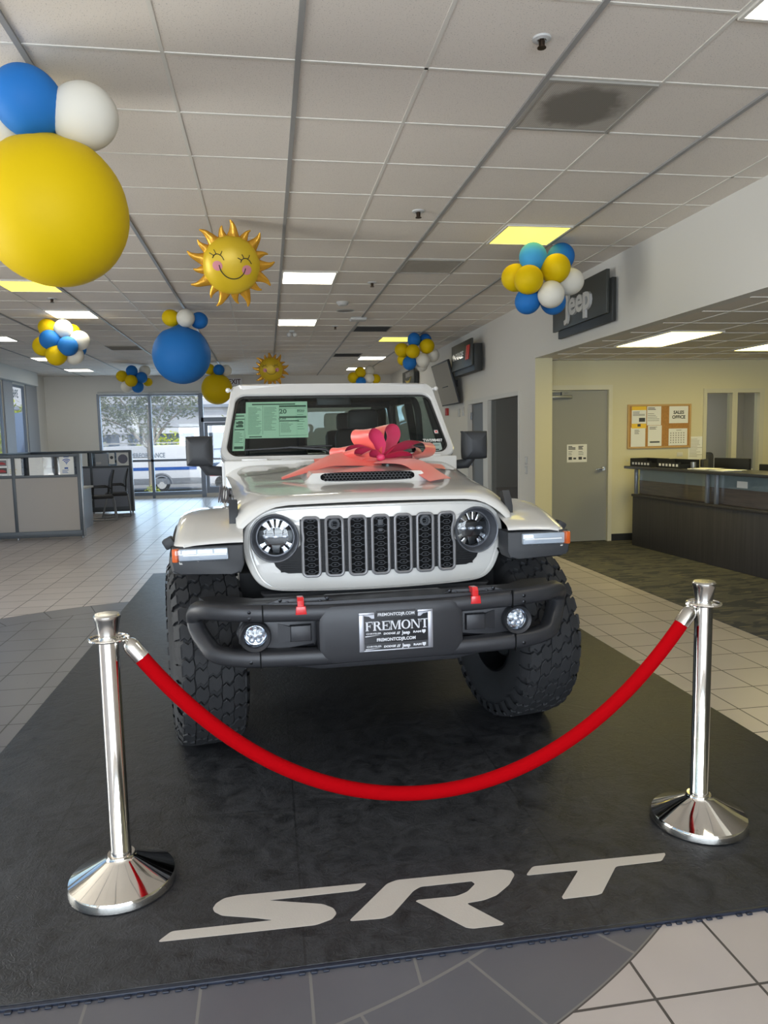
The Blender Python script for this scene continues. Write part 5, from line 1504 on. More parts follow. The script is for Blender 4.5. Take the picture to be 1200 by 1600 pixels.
# small boxes and switches
for (y, z, w, h, lab, nm) in ((13.0, 1.93, .10, .14, 'small white wall box next to the television, further from the camera', 'wall_box'), (12.72, 1.94, .09, .15, 'small white wall box beside the office door frame, nearer the camera', 'wall_box'), (9.50, 1.16, .07, .11, 'upper light switch plate on the wall between glass office and grey door', 'switch_plate'), (9.50, 1.03, .07, .11, 'lower light switch plate on the wall between glass office and grey door', 'switch_plate')):
    t = thing(nm, lab, 'switch' if 'switch' in nm else 'box', (XW, y, z))
    MB().box2((-.02, -w / 2, -h / 2), (-.0005, w / 2, h / 2), .004).build('cover', m_lightgrey, t)
    if 'switch' in nm: MB().box2((-.026, -.016, -.03), (-.018, .016, .03), .002).build('rocker', m_trim, t)
ex = thing('exit_sign', 'white exit sign with dark letters on the far wall behind the big yellow balloon', 'sign', (-.81, YF, 3.09))
MB().box2((-.20, -.05, -.10), (.20, -.001, .10), .006).build('sign_board', mat('exit_white', S(216, 216, 218), .6), ex)
MB().text('EXIT', frame((0, -.051, 0), (1, 0, 0), (0, 0, 1)), .185, .001, .003, sx=.85).build('lettering', mat('exit_dark_red', S(70, 24, 34), .6), ex)
t = thing('fire_alarm', 'small red fire alarm on the right wall below the television', 'alarm', (XW, 13.85, 1.98))
MB().box2((-.05, -.06, -.07), (-.0005, .06, .07), .008).build('alarm_case', mat('alarm_red', S(170, 50, 46), .5), t)

# ------------------------------------------------------------------ things on the alcove wall and door
def lines(q, x0, x1, y0, y1, n, T, hh=.004, seed=1):
    rng = random.Random(seed)
    for i in range(n):
        y = y0 + (y1 - y0) * (i + .5) / n; xe = x0 + (x1 - x0) * rng.uniform(.5, 1)
        q.prism([(x0, y - hh / 2), (xe, y - hh / 2), (xe, y + hh / 2), (x0, y + hh / 2)], T, .0006)
def wall_paper(nm, label, cat, x, z, w, h, yw, draw, paper=None, ink=None):
    t = thing(nm, label, cat, (x, yw, z))
    MB().box2((-w / 2, -.003, -h / 2), (w / 2, -.0005, h / 2)).build('sheet', paper or m_paper, t)
    q = MB(); T = frame((0, -.0032, 0), (1, 0, 0), (0, 0, 1)); draw(q, w, h, T); q.build('print', ink or m_ink, t)
    return t
def d_notice(q, w, h, T):
    for s in (-1, 1):
        lines(q, s * w * .25 - w * .18, s * w * .25 + w * .18, h * .2, h * .42, 3, T, .012, 3 + s)
        lines(q, s * w * .25 - w * .18, s * w * .25 + w * .10, -h * .12, h * .14, 3, T, .006, 5 + s)
        q.prism([(s * w * .25 - .05, -h * .36), (s * w * .25 + .0, -h * .36), (s * w * .25, -h * .2), (s * w * .25 - .05, -h * .2)], T, .0006)
        q.prism([(s * w * .25 + .02, -h * .34), (s * w * .25 + .06, -h * .34), (s * w * .25 + .06, -h * .24), (s * w * .25 + .02, -h * .24)], T, .0006)
wall_paper('notice_sheet', 'white printed notice taped to the grey door', 'notice', 4.215, 1.24, .29, .245, AY + .0195, d_notice)
bb = thing('bulletin_board', 'cork bulletin board with a wooden frame on the cream wall', 'bulletin board', (5.415, AY, 1.588))
MB().box2((-.46, -.018, -.295), (.46, -.001, .295)).build('cork', mat('cork', S(176, 128, 72), .9, var=(40, .25)), bb)
q = MB()
for r in ((-.475, -.305, .475, -.280), (-.475, .280, .475, .305), (-.475, -.305, -.45, .305), (.45, -.305, .475, .305)): q.box2((r[0], -.026, r[1]), (r[2], -.001, r[3]), .004)
q.build('wooden_frame', mat('light_wood_frame', S(196, 160, 104), .55), bb)
YBB = AY - .0185
m_yel = mat('yellow_flyer_paper', S(240, 200, 70), .8)
def d_flyer(q, w, h, T):
    lines(q, -w * .42, w * .42, h * .06, h * .28, 4, T, .006, 2); q.prism([(0, -h * .20), (w * .42, -h * .20), (w * .42, -h * .02), (0, -h * .02)], T, .0006); q.prism([(-w * .1, -h * .42), (w * .12, -h * .42), (w * .12, -h * .30), (-w * .1, -h * .30)], T, .0006)
t = wall_paper('flyer', 'yellow and white flyer at the top left of the cork board', 'flyer', 5.105, 1.715, .215, .30, YBB, d_flyer)
q = MB(); T = frame((0, -.0031, 0), (1, 0, 0), (0, 0, 1))
q.prism([(-.1075, .10), (.1075, .10), (.1075, .15), (-.1075, .15)], T, .0003).prism([(-.1075, -.15), (.1075, -.15), (.1075, -.085), (-.1075, -.085)], T, .0003); q.build('yellow_band', m_yel, t)
wall_paper('flyer', 'white flyer pinned below the yellow one on the cork board', 'flyer', 5.095, 1.443, .215, .265, YBB, lambda q, w, h, T: lines(q, -w * .25, w * .25, h * .15, h * .40, 4, T, .006, 4))
wall_paper('flyer', 'white flyer at the top of the cork board, right of the yellow one', 'flyer', 5.33, 1.735, .21, .26, YBB - .0, lambda q, w, h, T: (lines(q, -w * .45, w * .45, h * .30, h * .45, 2, T, .010, 4), lines(q, -w * .45, w * .45, -h * .3, h * .15, 5, T, .005, 6)))
wall_paper('flyer', 'white flyer with a bold bottom line below the middle flyer of the cork board', 'flyer', 5.345, 1.458, .205, .285, YBB - .0, lambda q, w, h, T: (lines(q, -w * .4, w * .4, h * .30, h * .45, 3, T, .006, 4), q.prism([(-w * .36, -h * .34), (w * .36, -h * .34), (w * .36, -h * .27), (-w * .36, -h * .27)], T, .0006)))
t = wall_paper('paper_sign', 'white sheet reading sales office in the top right corner of the cork board', 'sign', 5.70, 1.745, .285, .235, YBB, lambda q, w, h, T: (q.text('SALES', T @ Matrix.Translation((0, .030, 0)), .062, .0006, .002), q.text('OFFICE', T @ Matrix.Translation((0, -.035, 0)), .062, .0006, .002)), ink=m_line)
def d_cal(q, w, h, T):
    lines(q, -w * .1, w * .35, h * .36, h * .44, 1, T, .008, 3)
    for i in range(6):
        for j in range(5): q.prism([(-w * .42 + i * w * .14, -h * .36 + j * h * .14), (-w * .42 + i * w * .14 + .018, -h * .36 + j * h * .14), (-w * .42 + i * w * .14 + .018, -h * .36 + j * h * .14 + .016), (-w * .42 + i * w * .14, -h * .36 + j * h * .14 + .016)], T, .0004)
wall_paper('calendar_sheet', 'white calendar sheet in the lower right of the cork board', 'calendar', 5.695, 1.435, .28, .235, YBB, d_cal, ink=mat('calendar_ink', S(150, 148, 140), .8))
wall_paper('paper_sheet', 'white sheet taped to the wall between cork board and office window', 'paper', 5.985, 1.275, .235, .32, AY, lambda q, w, h, T: lines(q, -w * .42, w * .42, -h * .4, h * .42, 13, T, .005, 8), ink=mat('light_ink', S(150, 146, 130), .8))
t = thing('outlet_plate', 'small white outlet plate on the cream wall under the cork board', 'outlet', (5.74, AY, 1.19)); MB().box2((-.045, -.006, -.03), (.045, -.0005, .03), .003).build('plate', m_trim, t)
t = thing('light_switch', 'pair of small switches on the cream wall left of the cork board', 'switch', (4.98, AY, 1.12)); MB().box2((-.04, -.006, -.012), (-.02, -.0005, .012)).box2((.02, -.006, -.012), (.04, -.0005, .012)).build('rocker', m_trim, t)

# ------------------------------------------------------------------ reception counter and what stands on it
m_lam, nt, b, X, vec, px, py, pz = node_mat('dark_wood_laminate')
st = X.noise(X.comb(X.m('MULTIPLY', px, 30), X.m('MULTIPLY', py, 30), X.m('MULTIPLY', pz, 1.2)), 1.0, 3, .3)
nt.links.new(X.mix(st, S(40, 38, 38), S(76, 72, 70)), b.inputs['Base Color']); b.inputs['Roughness'].default_value = .5
m_lam_b, nt, b, X, vec, px, py, pz = node_mat('brown_shelf_laminate')
st = X.noise(X.comb(px, X.m('MULTIPLY', py, 3), X.m('MULTIPLY', pz, 40)), 1.2, 3, .3)
nt.links.new(X.mix(st, S(112, 88, 74), S(164, 134, 114)), b.inputs['Base Color']); b.inputs['Roughness'].default_value = .55
RC = thing('reception_counter', 'dark wood reception counter with a glass upper band along the office carpet', 'counter', (4.80, 9.05, .004), math.radians(3.2))
# local: x into the office, y towards the camera is negative
LEN = 4.2
MB().box2((0, -LEN, 0), (.06, 0, .66), .003).build('front_panel', m_lam, RC)
MB().box2((.06, -.04, 0), (.70, 0, .66), .003).build('end_panel', m_lam, RC)
MB().box2((-.015, -LEN, .66), (.20, .01, .69), .004).build('lower_ledge', m_lam, RC)
MB().box2((.10, -LEN, .69), (.125, 0, .87)).build('back_board', m_lam_b, RC)
MB().box2((.102, -LEN, .871), (.125, 0, 1.03)).build('upper_board', mat('grey_counter_board', S(190, 194, 192), .5), RC)
MB().box2((.06, -LEN, .70), (.068, -.02, 1.02)).build('glass_panel', glass_mat('counter_glass', (.86, .90, .91, 1)), RC)
for y in (-.03, -1.50, -1.66, -3.1, -3.26):
    MB().box2((.01, y - .018, .69), (.05, y + .018, 1.03), .004).build('post', m_alu, RC)
MB().box2((-.10, -LEN, 1.03), (.42, .06, 1.065), .005).build('counter_top', mat('dark_counter_top', S(52, 52, 54), .3), RC)
MB().box2((.12, -LEN, .70), (.78, .0, .73), .004).build('desk_surface', m_lam, RC)
MB().box((.045, -2.05, .93), (.004, .16, .07)).build('card', m_paper, RC)
Rc = Matrix.Translation((4.80, 9.05, .004)) @ Matrix.Rotation(math.radians(3.2), 4, 'Z')
def on_counter(x, y, z=1.0695): return tuple(Rc @ Vector((x, y, z - .004)))
def tray(x, y, label):
    t = thing('file_tray', label, 'tray', on_counter(x, y), math.radians(3.2))
    q = MB(); q.box2((-.13, -.24, 0), (.13, .24, .008)); q.box2((-.13, -.24, 0), (-.122, .24, .07)).box2((.122, -.24, 0), (.13, .24, .10)).box2((-.13, .232, 0), (.13, .24, .10)).box2((-.13, -.24, 0), (.13, -.232, .05))
    q.build('tray_body', m_black, t)
    q = MB()
    for k in range(6): q.box((-.131, -.18 + k * .07, .035), (.003, .04, .03))
    q.build('index_tab', m_paper, t)
tray(.10, -.22, 'black file tray on the far end of the counter top')
tray(.12, -.80, 'black file tray on the counter top, nearer the monitors')
def monitor(x, y, w, h, rz, label):
    p = on_counter(x, y, .735); t = thing('computer_monitor', label, 'monitor', p, math.radians(3.2) + rz)
    # back of the screen faces -x
    MB().box2((-.02, -w / 2, .12), (.02, w / 2, .12 + h), .008).build('casing', m_black, t)
    MB().box2((.0205, -w / 2 + .012, .132), (.022, w / 2 - .012, .108 + h)).build('screen', mat('monitor_screen', S(30, 34, 40), .2), t)
    q = MB(); q.box2((-.05, -.03, .0), (-.02, .03, .30)).box2((-.09, -.11, 0), (.10, .11, .012), .004); q.build('stand', m_black, t)
    MB().lathe([(.001, 0), (.022, 0), (.022, .002), (.001, .002)], frame((-.0205, 0, .12 + h / 2), (0, -1, 0), (0, 0, 1)), 20).build('badge', m_alu, t)
monitor(.62, -.62, .22, .30, -.9, 'small dark screen standing sideways behind the counter, left of the big monitor')
monitor(.56, -1.22, .54, .33, .10, 'black monitor seen from behind, standing in front of the taped paper')
monitor(.62, -1.86, .52, .27, -.05, 'black monitor seen from behind, below the office window')
monitor(.64, -2.46, .50, .22, -.05, 'low black monitor at the right edge of the photo behind the counter')
for (x, y, rz, lab) in ((.10, -1.33, .1, 'loose white papers on the counter top beside the file tray'), (.06, -1.75, -.1, 'loose white papers on the counter top in front of the monitors'), (.06, -2.75, .05, 'stack of white papers on the counter top at the right edge of the photo')):
    t = thing('paper_stack', lab, 'papers', on_counter(x, y, 1.0695), rz + .05)
    q = MB(); q.box((0, 0, .004), (.21, .29, .008)).box((.02, -.04, .010), (.21, .29, .003), Matrix.Rotation(.3, 3, 'Z')); q.build('sheets', m_paper, t)
t = thing('pen_cup', 'small metal cup on the counter top in front of the black monitor', 'cup', on_counter(.14, -1.08)); MB().lathe([(.001, 0), (.03, 0), (.032, .075), (.029, .075), (.028, .004), (.001, .004)], None, 24).build('cup_body', m_alu, t)

# dark office furniture seen through the glass wall
t = thing('tool_cabinet', 'tall dark cabinet with shelves behind the office glass', 'cabinet', (4.9, 11.2, 0.005))
q = MB(); q.box2((-.30, -.5, 0), (.30, .5, 1.75), .01); q.build('cabinet_body', mat('black_cabinet', S(30, 32, 36), .5), t)
q = MB()
for z in (1.15, 1.35, 1.5): q.box2((-.33, -.45, z), (-.30, .45, z + .03), .005)
q.build('shelf_edge', mat('cabinet_edge', S(58, 60, 64), .5), t)
MB().box2((-.33, -.25, .82), (-.30, .25, 1.06), .005).build('drawer_front', mat('grey_drawer', S(70, 74, 80), .4), t)
# small office things behind the alcove window
t = thing('wall_picture', 'framed seascape picture seen through the left office pane', 'picture', (6.75, 11.6, 1.72))
MB().box2((-.45, -.03, -.33), (.45, -.001, .33), .005).build('picture_frame', m_black, t)
m_pic, nt, b, X, vec, px, py, pz = node_mat('faded_seascape')
nt.links.new(X.mix(X.m('GREATER_THAN', X.m('ADD', pz, X.m('MULTIPLY', X.noise(vec, 4, 3), .2)), .06), S(120, 96, 96), S(178, 164, 152)), b.inputs['Base Color'])
MB().box2((-.43, -.034, -.31), (.43, -.0305, .31)).build('picture_print', m_pic, t)
t = thing('office_chair', 'dark chair back seen through the left office pane', 'chair', (6.95, 10.9, .005))
q = MB(); q.box((0, 0, .95), (.44, .08, .42), None, .06, 3).box((0, -.22, .48), (.46, .44, .08), None, .03); q.build('backrest_and_seat', m_seat, t)
q = MB(); q.tube((0, -.2, .06), (0, -.2, .45), .03); q.box((0, .02, .66), (.06, .03, .4))
for k in range(5):
    a = 2 * PI * k / 5; q.tube((0, -.2, .06), (.28 * math.cos(a), -.2 + .28 * math.sin(a), .04), .02)
q.build('base', m_black, t)
t = thing('document_box', 'pale yellow box behind the right office pane', 'box', (7.45, 10.4, .66)); MB().box2((-.2, -.15, 0), (.2, .15, .24), .01).build('box_body', mat('pale_yellow_card', S(214, 206, 160), .7), t)
t = thing('printer', 'grey printer with a sloping tray seen low through the left office pane', 'printer', (6.72, 10.05, .66))
q = MB(); q.prism([(-.22, 0), (.22, 0), (.22, .20), (-.05, .20), (-.22, .12)], frame((0, .15, 0), (1, 0, 0), (0, 0, 1)), .3, .01); q.build('printer_body', m_lightgrey, t)
t = thing('side_table', 'low table behind the office window carrying printer and box', 'table', (7.05, 10.22, .005))
MB().box2((-.65, -.3, .62), (.65, .3, .655), .005).build('table_top', m_lam, t)
for sx in (-1, 1):
    for sy in (-1, 1): MB().box2((sx * .6 - .02, sy * .26 - .02, 0), (sx * .6 + .02, sy * .26 + .02, .62)).build('leg', m_black, t)

# ------------------------------------------------------------------ cubicles on the left
m_fab = mat('beige_panel_fabric', S(172, 166, 160), .95, bump=(700, .2))
m_fab_b = mat('blue_grey_panel_fabric', S(138, 144, 156), .95, bump=(700, .2))
m_pframe = mat('dark_panel_frame', S(72, 78, 84), .45, .2)
m_pglass = glass_mat('panel_glass', (.30, .33, .36, 1))
def partition(x0, x1, y, label, fab, splits, ret=None, retx=None, cap=True):
    t = thing('cubicle_partition', label, 'partition', (x1, y, 0))
    def run(a, b_, nm):
        MB().box2((a + .02, -.03, .13), (b_ - .02, .03, .985), .004).build('fabric_panel', fab, t)
        MB().box2((a + .03, -.006, 1.02), (b_ - .03, .006, 1.31)).build('glass_strip', m_pglass, t)
    xs = [x0 - x1] + [s_ - x1 for s_ in splits] + [0]
    for a, b_ in zip(xs, xs[1:]): run(a, b_, '')
    q = MB()
    for x in xs: q.box2((x - .025, -.036, .03), (x + .025, .036, 1.355), .004)
    q.box2((xs[0], -.036, 1.31), (0, .036, 1.355), .004).box2((xs[0], -.036, .985), (0, .036, 1.025), .004).box2((xs[0], -.040, .03), (0, .040, .13), .004)
    if ret:
        for x in (retx if retx else [0]):
            q.box2((x - .036, 0, 1.31), (x + .036, ret, 1.355), .004).box2((x - .036, 0, .03), (x + .036, ret, .13), .004).box2((x - .036, ret - .05, .03), (x + .036, ret, 1.355), .004).box2((x - .036, 0, .985), (x + .036, ret, 1.025))
    q.build('panel_frame', m_pframe, t)
    if ret:
        for x in (retx if retx else [0]):
            MB().box2((x - .03, .03, .13), (x + .03, ret - .05, .985)).build('return_panel', fab, t)
            MB().box2((x - .006, .03, 1.03), (x + .006, ret - .05, 1.31)).build('glass_strip', m_pglass, t)
    if cap: MB().box2((.026, -.036, .03), (.045, .036, 1.35), .004).build('end_trim', m_alu, t)
    q = MB()
    for x in xs: q.tube((x, 0, 0), (x, 0, .03), .02)
    q.build('foot', m_alu, t)
    return t
partition(-5.35, -2.99, 12.28, 'near beige cubicle partition at the left edge with sheets taped to its glass', m_fab, [-3.97], 2.2, [-2.36])
partition(-5.0, -2.95, 16.5, 'far grey cubicle partition in front of the far window, with desk chairs before it', m_fab_b, [-3.76], -2.0, [-2.05])
YP = 12.28 - .0065
def d_wifi(q, w, h, T):
    for r_ in (.085, .060, .035):
        P = [(r_ * math.cos(a), r_ * math.sin(a) - .01) for a in [math.radians(45 + 9 * k) for k in range(11)]]
        Pi = [((r_ - .014) * math.cos(a), (r_ - .014) * math.sin(a) - .01) for a in [math.radians(135 - 9 * k) for k in range(11)]]
        q.prism(P + Pi, T @ Matrix.Translation((0, .03, 0)), .0008)
    q.prism([(.010 * math.cos(a), .010 * math.sin(a) + .025) for a in [2 * PI * k / 12 for k in range(12)]], T, .0008)
    lines(q, -.07, .07, -.13, -.07, 3, T, .008, 4); q.prism([(-.035, -.06), (.02, -.06), (.02, -.035), (-.035, -.035)], T, .0008); q.prism([(-.04, .125), (.04, .125), (.04, .135), (-.04, .135)], T, .0008)
wall_paper('paper_sign', 'white sheet with a blue wireless signal symbol on the near partition glass', 'sign', -3.17, 1.175, .215, .30, YP, d_wifi, ink=mat('wifi_blue', S(40, 84, 160), .7))
wall_paper('paper_sheet', 'plain white sheet on the partition glass, left of the wireless symbol sheet', 'paper', -3.63, 1.165, .21, .285, YP, lambda q, w, h, T: lines(q, -w * .4, w * .4, -h * .4, h * .4, 9, T, .003, 4), ink=mat('very_light_ink', S(200, 200, 204), .8))
t = wall_paper('photo_sheet', 'sheet with red car photographs on the partition glass at the left edge of the photo', 'photo', -4.16, 1.165, .21, .27, YP, lambda q, w, h, T: lines(q, -w * .4, w * .4, -h * .49, -h * .44, 1, T, .004, 4), ink=m_ink)
q = MB(); T = frame((0, -.0034, 0), (1, 0, 0), (0, 0, 1))
for z, cidx in ((.065, 0), (-.055, 1)): q.mi = cidx; q.prism([(-.095, z - .045), (.095, z - .045), (.095, z + .045), (-.095, z + .045)], T, .0006)
q.mi = 2
for z in (.06, -.06): q.prism([(-.08, z - .02), (.08, z - .02), (.08, z), (.04, z + .02), (-.02, z + .022), (-.05, z + .004), (-.08, z)], T @ Matrix.Translation((0, 0, .0007)), .0005)
q.build('printed_photo', [mat('photo_grey', S(120, 118, 120), .6), mat('photo_dark', S(70, 66, 64), .6), mat('photo_red', S(160, 40, 44), .5)], t)
wall_paper('paper_sheet', 'white sheet beside the red car photographs on the partition glass', 'paper', -3.95 + .0, 1.165, .20, .27, YP - .001, lambda q, w, h, T: lines(q, -w * .4, w * .4, -h * .4, -h * .1, 3, T, .01, 4), ink=mat('pale_yellow_ink', S(220, 208, 150), .8))
YP2 = 16.5 - .0065
wall_paper('paper_sheet', 'plain grey white sheet on the far partition glass, at its left end', 'paper', -3.98, 1.16, .30, .29, YP2, lambda q, w, h, T: lines(q, -w * .4, w * .4, -h * .4, h * .4, 4, T, .004, 4), ink=mat('faint_ink', S(190, 190, 192), .8))
wall_paper('paper_sheet', 'grey sheet with a dark heading on the far partition glass, in the middle', 'paper', -3.54, 1.155, .26, .27, YP2, lambda q, w, h, T: lines(q, -w * .45, w * .2, -h * .35, -h * .15, 1, T, .05, 4), paper=mat('grey_paper', S(160, 164, 170), .8), ink=m_lightgrey)
wall_paper('paper_sheet', 'narrow white sheet with a dark dot on the far partition glass', 'paper', -3.33, 1.18, .12, .24, YP2 - .001, lambda q, w, h, T: q.prism([(.035 * math.cos(2 * PI * k / 16), .035 * math.sin(2 * PI * k / 16) + .02) for k in range(16)], T, .0008))
t = wall_paper('poster', 'poster with a round landscape picture on the far partition glass, at its right end', 'poster', -3.10, 1.165, .26, .28, YP2, lambda q, w, h, T: q.prism([(.10 * math.cos(2 * PI * k / 28), .10 * math.sin(2 * PI * k / 28)) for k in range(28)], T, .0008), ink=mat('poster_blue_brown', S(112, 112, 128), .6))
# desk and chairs between the partitions
t = thing('desk', 'pale desk edge between the two cubicle partitions', 'desk', (-3.98, 13.85, 0))
MB().box2((-.75, -.4, .70), (.75, .4, .735), .005).build('desk_top', mat('pale_desk_top', S(196, 192, 184), .5), t)
for sx in (-.7, .7): MB().box2((sx - .02, -.35, 0), (sx + .02, .35, .70)).build('leg', m_alu, t)
m_meshb = mat('grey_chair_mesh', S(84, 88, 96), .7)
def task_chair(label):
    t = thing('task_chair', label, 'chair', (0, 0, 0), 0, None)
    MB().box((0, 0, .46), (.46, .44, .06), None, .025, 3).build('seat', m_seat, t)
    MB().grid(lambda a, b_: (-.21 + .42 * a, .22 + .05 * math.sin(PI * b_) * -1 + .06 * b_ - .04 * (2 * a - 1) ** 2, .52 + .46 * b_), 8, 8).build('backrest', m_meshb, t)
    q = MB(); q.sweep([(-.215, .19, .53), (-.215, .20, .75), (-.21, .25, .98), (.21, .25, .98), (.215, .20, .75), (.215, .19, .53)], .013, 8); q.build('back_frame', m_black, t)
    for s in (-1, 1):
        MB().sweep([(s * .21, .20, .62), (s * .26, .10, .66), (s * .26, -.14, .66), (s * .24, -.16, .46)], .014, 8).build('arm', m_black, t)
    q = MB()
    for s in (-1, 1): q.sweep(catmull([(s * .22, .22, .44), (s * .23, .26, .05), (s * .23, .2, .018), (s * .23, -.24, .018), (s * .23, -.27, .06), (s * .22, -.18, .44)], 4), .014, 8)
    q.build('sled_base', m_alu, t)
    return t
ch = task_chair('grey mesh task chair in front of the far partition, left one of the pair')
ch.location = (-3.28, 15.05, 0); ch.rotation_euler = (0, 0, math.radians(-75))
dup(ch, (-3.12, 15.72, 0), math.radians(-80), 'grey mesh task chair in front of the far partition, right one of the pair')
# ------------------------------------------------------------------ outside
m_asph = mat('sunlit_asphalt', S(150, 150, 152), .9, var=(3, .15))
def gz(y): return -.10 - .64 * min(1, max(0, (y - 20.6) / 13.0))
q = MB()
q.poly([(-60, 20.52, -.02), (60, 20.52, -.02), (60, 22.0, -.12), (-60, 22.0, -.12)]); q.poly([(-60, 22.0, -.12), (60, 22.0, -.12), (60, 34, -.74), (-60, 34, -.74)]); q.poly([(-60, 34, -.74), (60, 34, -.74), (60, 120, -.9), (-60, 120, -.9)])
struct('ground_far', q, m_asph)
struct('ground_left', MB().poly([(-80, -60, -.16), (-5.9, -60, -.16), (-5.9, 20.5, -.16), (-80, 20.5, -.16)]), m_asph)
struct('ground_back', MB().poly([(-5.9, -60, -.16), (60, -60, -.16), (60, -4.15, -.16), (-5.9, -4.15, -.16)]), m_asph)
struct('kerb', MB().box2((-12, 24.0, -.4), (6, 24.3, -.12), .02), mat('concrete_kerb', S(190, 188, 184), .9))

# van
m_van = mat('van_white', S(232, 234, 238), .35, coat=.6)
m_vgrey = mat('van_grey_plastic', S(120, 124, 130), .6)
VAN = thing('van', 'white work van with blue stripe and grey lettering parked outside the far window', 'van', (-6.2, 34.0, -.735))
prof = [(-3.3, .45), (-3.3, .95), (-3.1, 1.12), (-2.55, 1.25), (-2.0, 1.95), (-1.75, 2.08), (2.95, 2.12), (3.10, 2.0), (3.17, 1.2), (3.18, .42)]
q = MB(); q.prism([(x, z) for x, z in prof], frame((0, 2.0, 0), (1, 0, 0), (0, 0, 1)), 2.0, .05); q.build('body', m_van, VAN)
q = MB(); q.prism([(-2.9, .34), (3.2, .34), (3.2, .62), (-2.9, .62)], frame((0, 2.01, 0), (1, 0, 0), (0, 0, 1)), 2.03, .02); q.build('lower_cladding', m_vgrey, VAN)
q = MB(); q.prism([(-1.6, .98), (3.0, .98), (3.0, 1.12), (-1.6, 1.12)], frame((0, -.003, 0), (1, 0, 0), (0, 0, 1)), .006); q.build('blue_stripe', mat('van_blue', S(44, 92, 170), .4), VAN)
q = MB(); q.text('PERFORMANCE', frame((.90, -.004, 1.65), (1, 0, 0), (0, 0, 1)), .29, .004, .005, sx=.74); q.build('lettering', mat('van_lettering_grey', S(120, 134, 150), .5), VAN)
for x in (-2.3, 1.44):
    q = MB(); q.lathe([(.001, -.10), (.20, -.10), (.30, -.10), (.345, -.07), (.345, .10), (.001, .10)], frame((x, .09, .345), (1, 0, 0), (0, 0, 1)), 32); w = q.build('wheel', m_tire, VAN)
    MB().lathe([(.001, .112), (.06, .118), (.16, .104), (.20, .108), (.205, .10)], frame((x, .09, .345), (1, 0, 0), (0, 0, 1)), 28).build('hub', m_lightgrey, w)
    q = MB(); q.sweep([(x + .46 * math.cos(a), -.012, .345 + .46 * math.sin(a)) for a in [PI * k / 16 for k in range(17)]], .06, 8); q.build('arch_trim', m_vgrey, VAN)
q = MB(); q.box2((3.02, -.01, 1.15), (3.2, .02, 1.62), .02); q.build('tail_lamp', mat('tail_lamp_red', S(208, 40, 50), .3), VAN)
q = MB(); q.box2((3.15, 0, .40), (3.32, 2.0, .58), .02); q.build('rear_bumper', m_vgrey, VAN)
q = MB()
for x in (-1.2, .6, 2.3): q.box2((x, .1, 2.12), (x + .06, 1.9, 2.20))
q.box2((-1.3, .15, 2.18), (2.5, .2, 2.24)); q.build('roof_rack', m_lightgrey, VAN)
# red car tail beyond the van
t = thing('parked_car', 'pale car with red lamps parked behind the van', 'car', (-1.6, 36.2, -.76))
q = MB(); q.prism([(-1.2, .25), (1.9, .25), (2.0, .75), (1.4, .85), (.9, 1.3), (-.5, 1.35), (-1.1, .9), (-1.25, .6)], frame((0, .9, 0), (1, 0, 0), (0, 0, 1)), 1.8, .05); q.build('body', m_van, t)
q = MB(); q.box2((-1.27, -.92, .62), (-.6, -.86, .80), .02); q.build('tail_lamp', mat('lamp_red', S(204, 50, 60), .3), t)
for x in (-.6, 1.3): MB().lathe([(.001, -.1), (.31, -.1), (.31, .1), (.001, .1)], frame((x, -.8, .31), (1, 0, 0), (0, 0, 1)), 24).build('wheel', m_tire, t)

# trees and bushes: trunk, limbs and leaf cards as real small leaves
def leaf_mat(n, a, b_):
    m, nt, b, X, vec, px, py, pz = node_mat(n)
    nt.links.new(X.mix(X.noise(vec, 2.5, 3), a, b_), b.inputs['Base Color']); b.inputs['Roughness'].default_value = .6
    return m
m_leaf_d = leaf_mat('grey_green_leaves', S(96, 110, 76), S(146, 154, 112))
m_leaf_y = leaf_mat('bright_leaves', S(150, 172, 40), S(206, 214, 76))
m_leaf_b = leaf_mat('bush_leaves', S(120, 134, 88), S(164, 172, 120))
m_bark = mat('pale_bark', S(168, 156, 142), .9, var=(5, .2))
def tree(name, label, x, y, z, trunk_h, blobs, leaf, m_l, n, r_trunk=.12, cat='tree', seed=1):
    rng = random.Random(seed); t = thing(name, label, cat, (x, y, z))
    if trunk_h:
        q = MB(); q.sweep(catmull([(0, 0, 0), (.03, 0, trunk_h * .5), (0, .02, trunk_h), (.05, .02, trunk_h * 1.3)], 4), r_trunk, 10)
        for (bx, by, bz, br) in blobs: q.sweep(catmull([(0, .0, trunk_h * .9), (bx * .45, by * .45, trunk_h + (bz - trunk_h) * .55), (bx, by, bz)], 4), [r_trunk * .5] * 4 + [r_trunk * .3] * 5, 6)
        q.build('trunk', m_bark, t)
    q = MB()
    for (bx, by, bz, br) in blobs:
        for i in range(int(n * br * br)):
            d = Vector((rng.gauss(0, 1), rng.gauss(0, 1), rng.gauss(0, 1))).normalized() * br * rng.uniform(.35, 1.0) ** .6
            c = Vector((bx, by, bz)) + d
            u = Vector((rng.gauss(0, 1), rng.gauss(0, 1), rng.gauss(0, .6))).normalized(); w = u.orthogonal().normalized()
            w = (w * math.cos(rng.random() * 6) + u.cross(w) * math.sin(rng.random() * 6)).normalized()
            l = leaf * rng.uniform(.7, 1.3)
            q.poly([c - u * l, c - w * l * .35, c + u * l, c + w * l * .35])
    o = q.build('foliage', m_l, t, recalc=False); o['kind'] = 'stuff'
    return t
tree('street_tree', 'tree with a pale trunk just outside the far window in front of the van', -4.30, 28.0, -.46, 1.9, [(0, 0, 3.3, 1.15), (-1.0, .1, 3.6, 1.1), (.9, .2, 3.7, .9), (-.4, .4, 2.6, .8), (.2, .4, 4.3, 1.0), (-1.6, .2, 2.9, .8), (1.5, 0, 3.3, .55)], .085, m_leaf_d, 620, .10, seed=3)
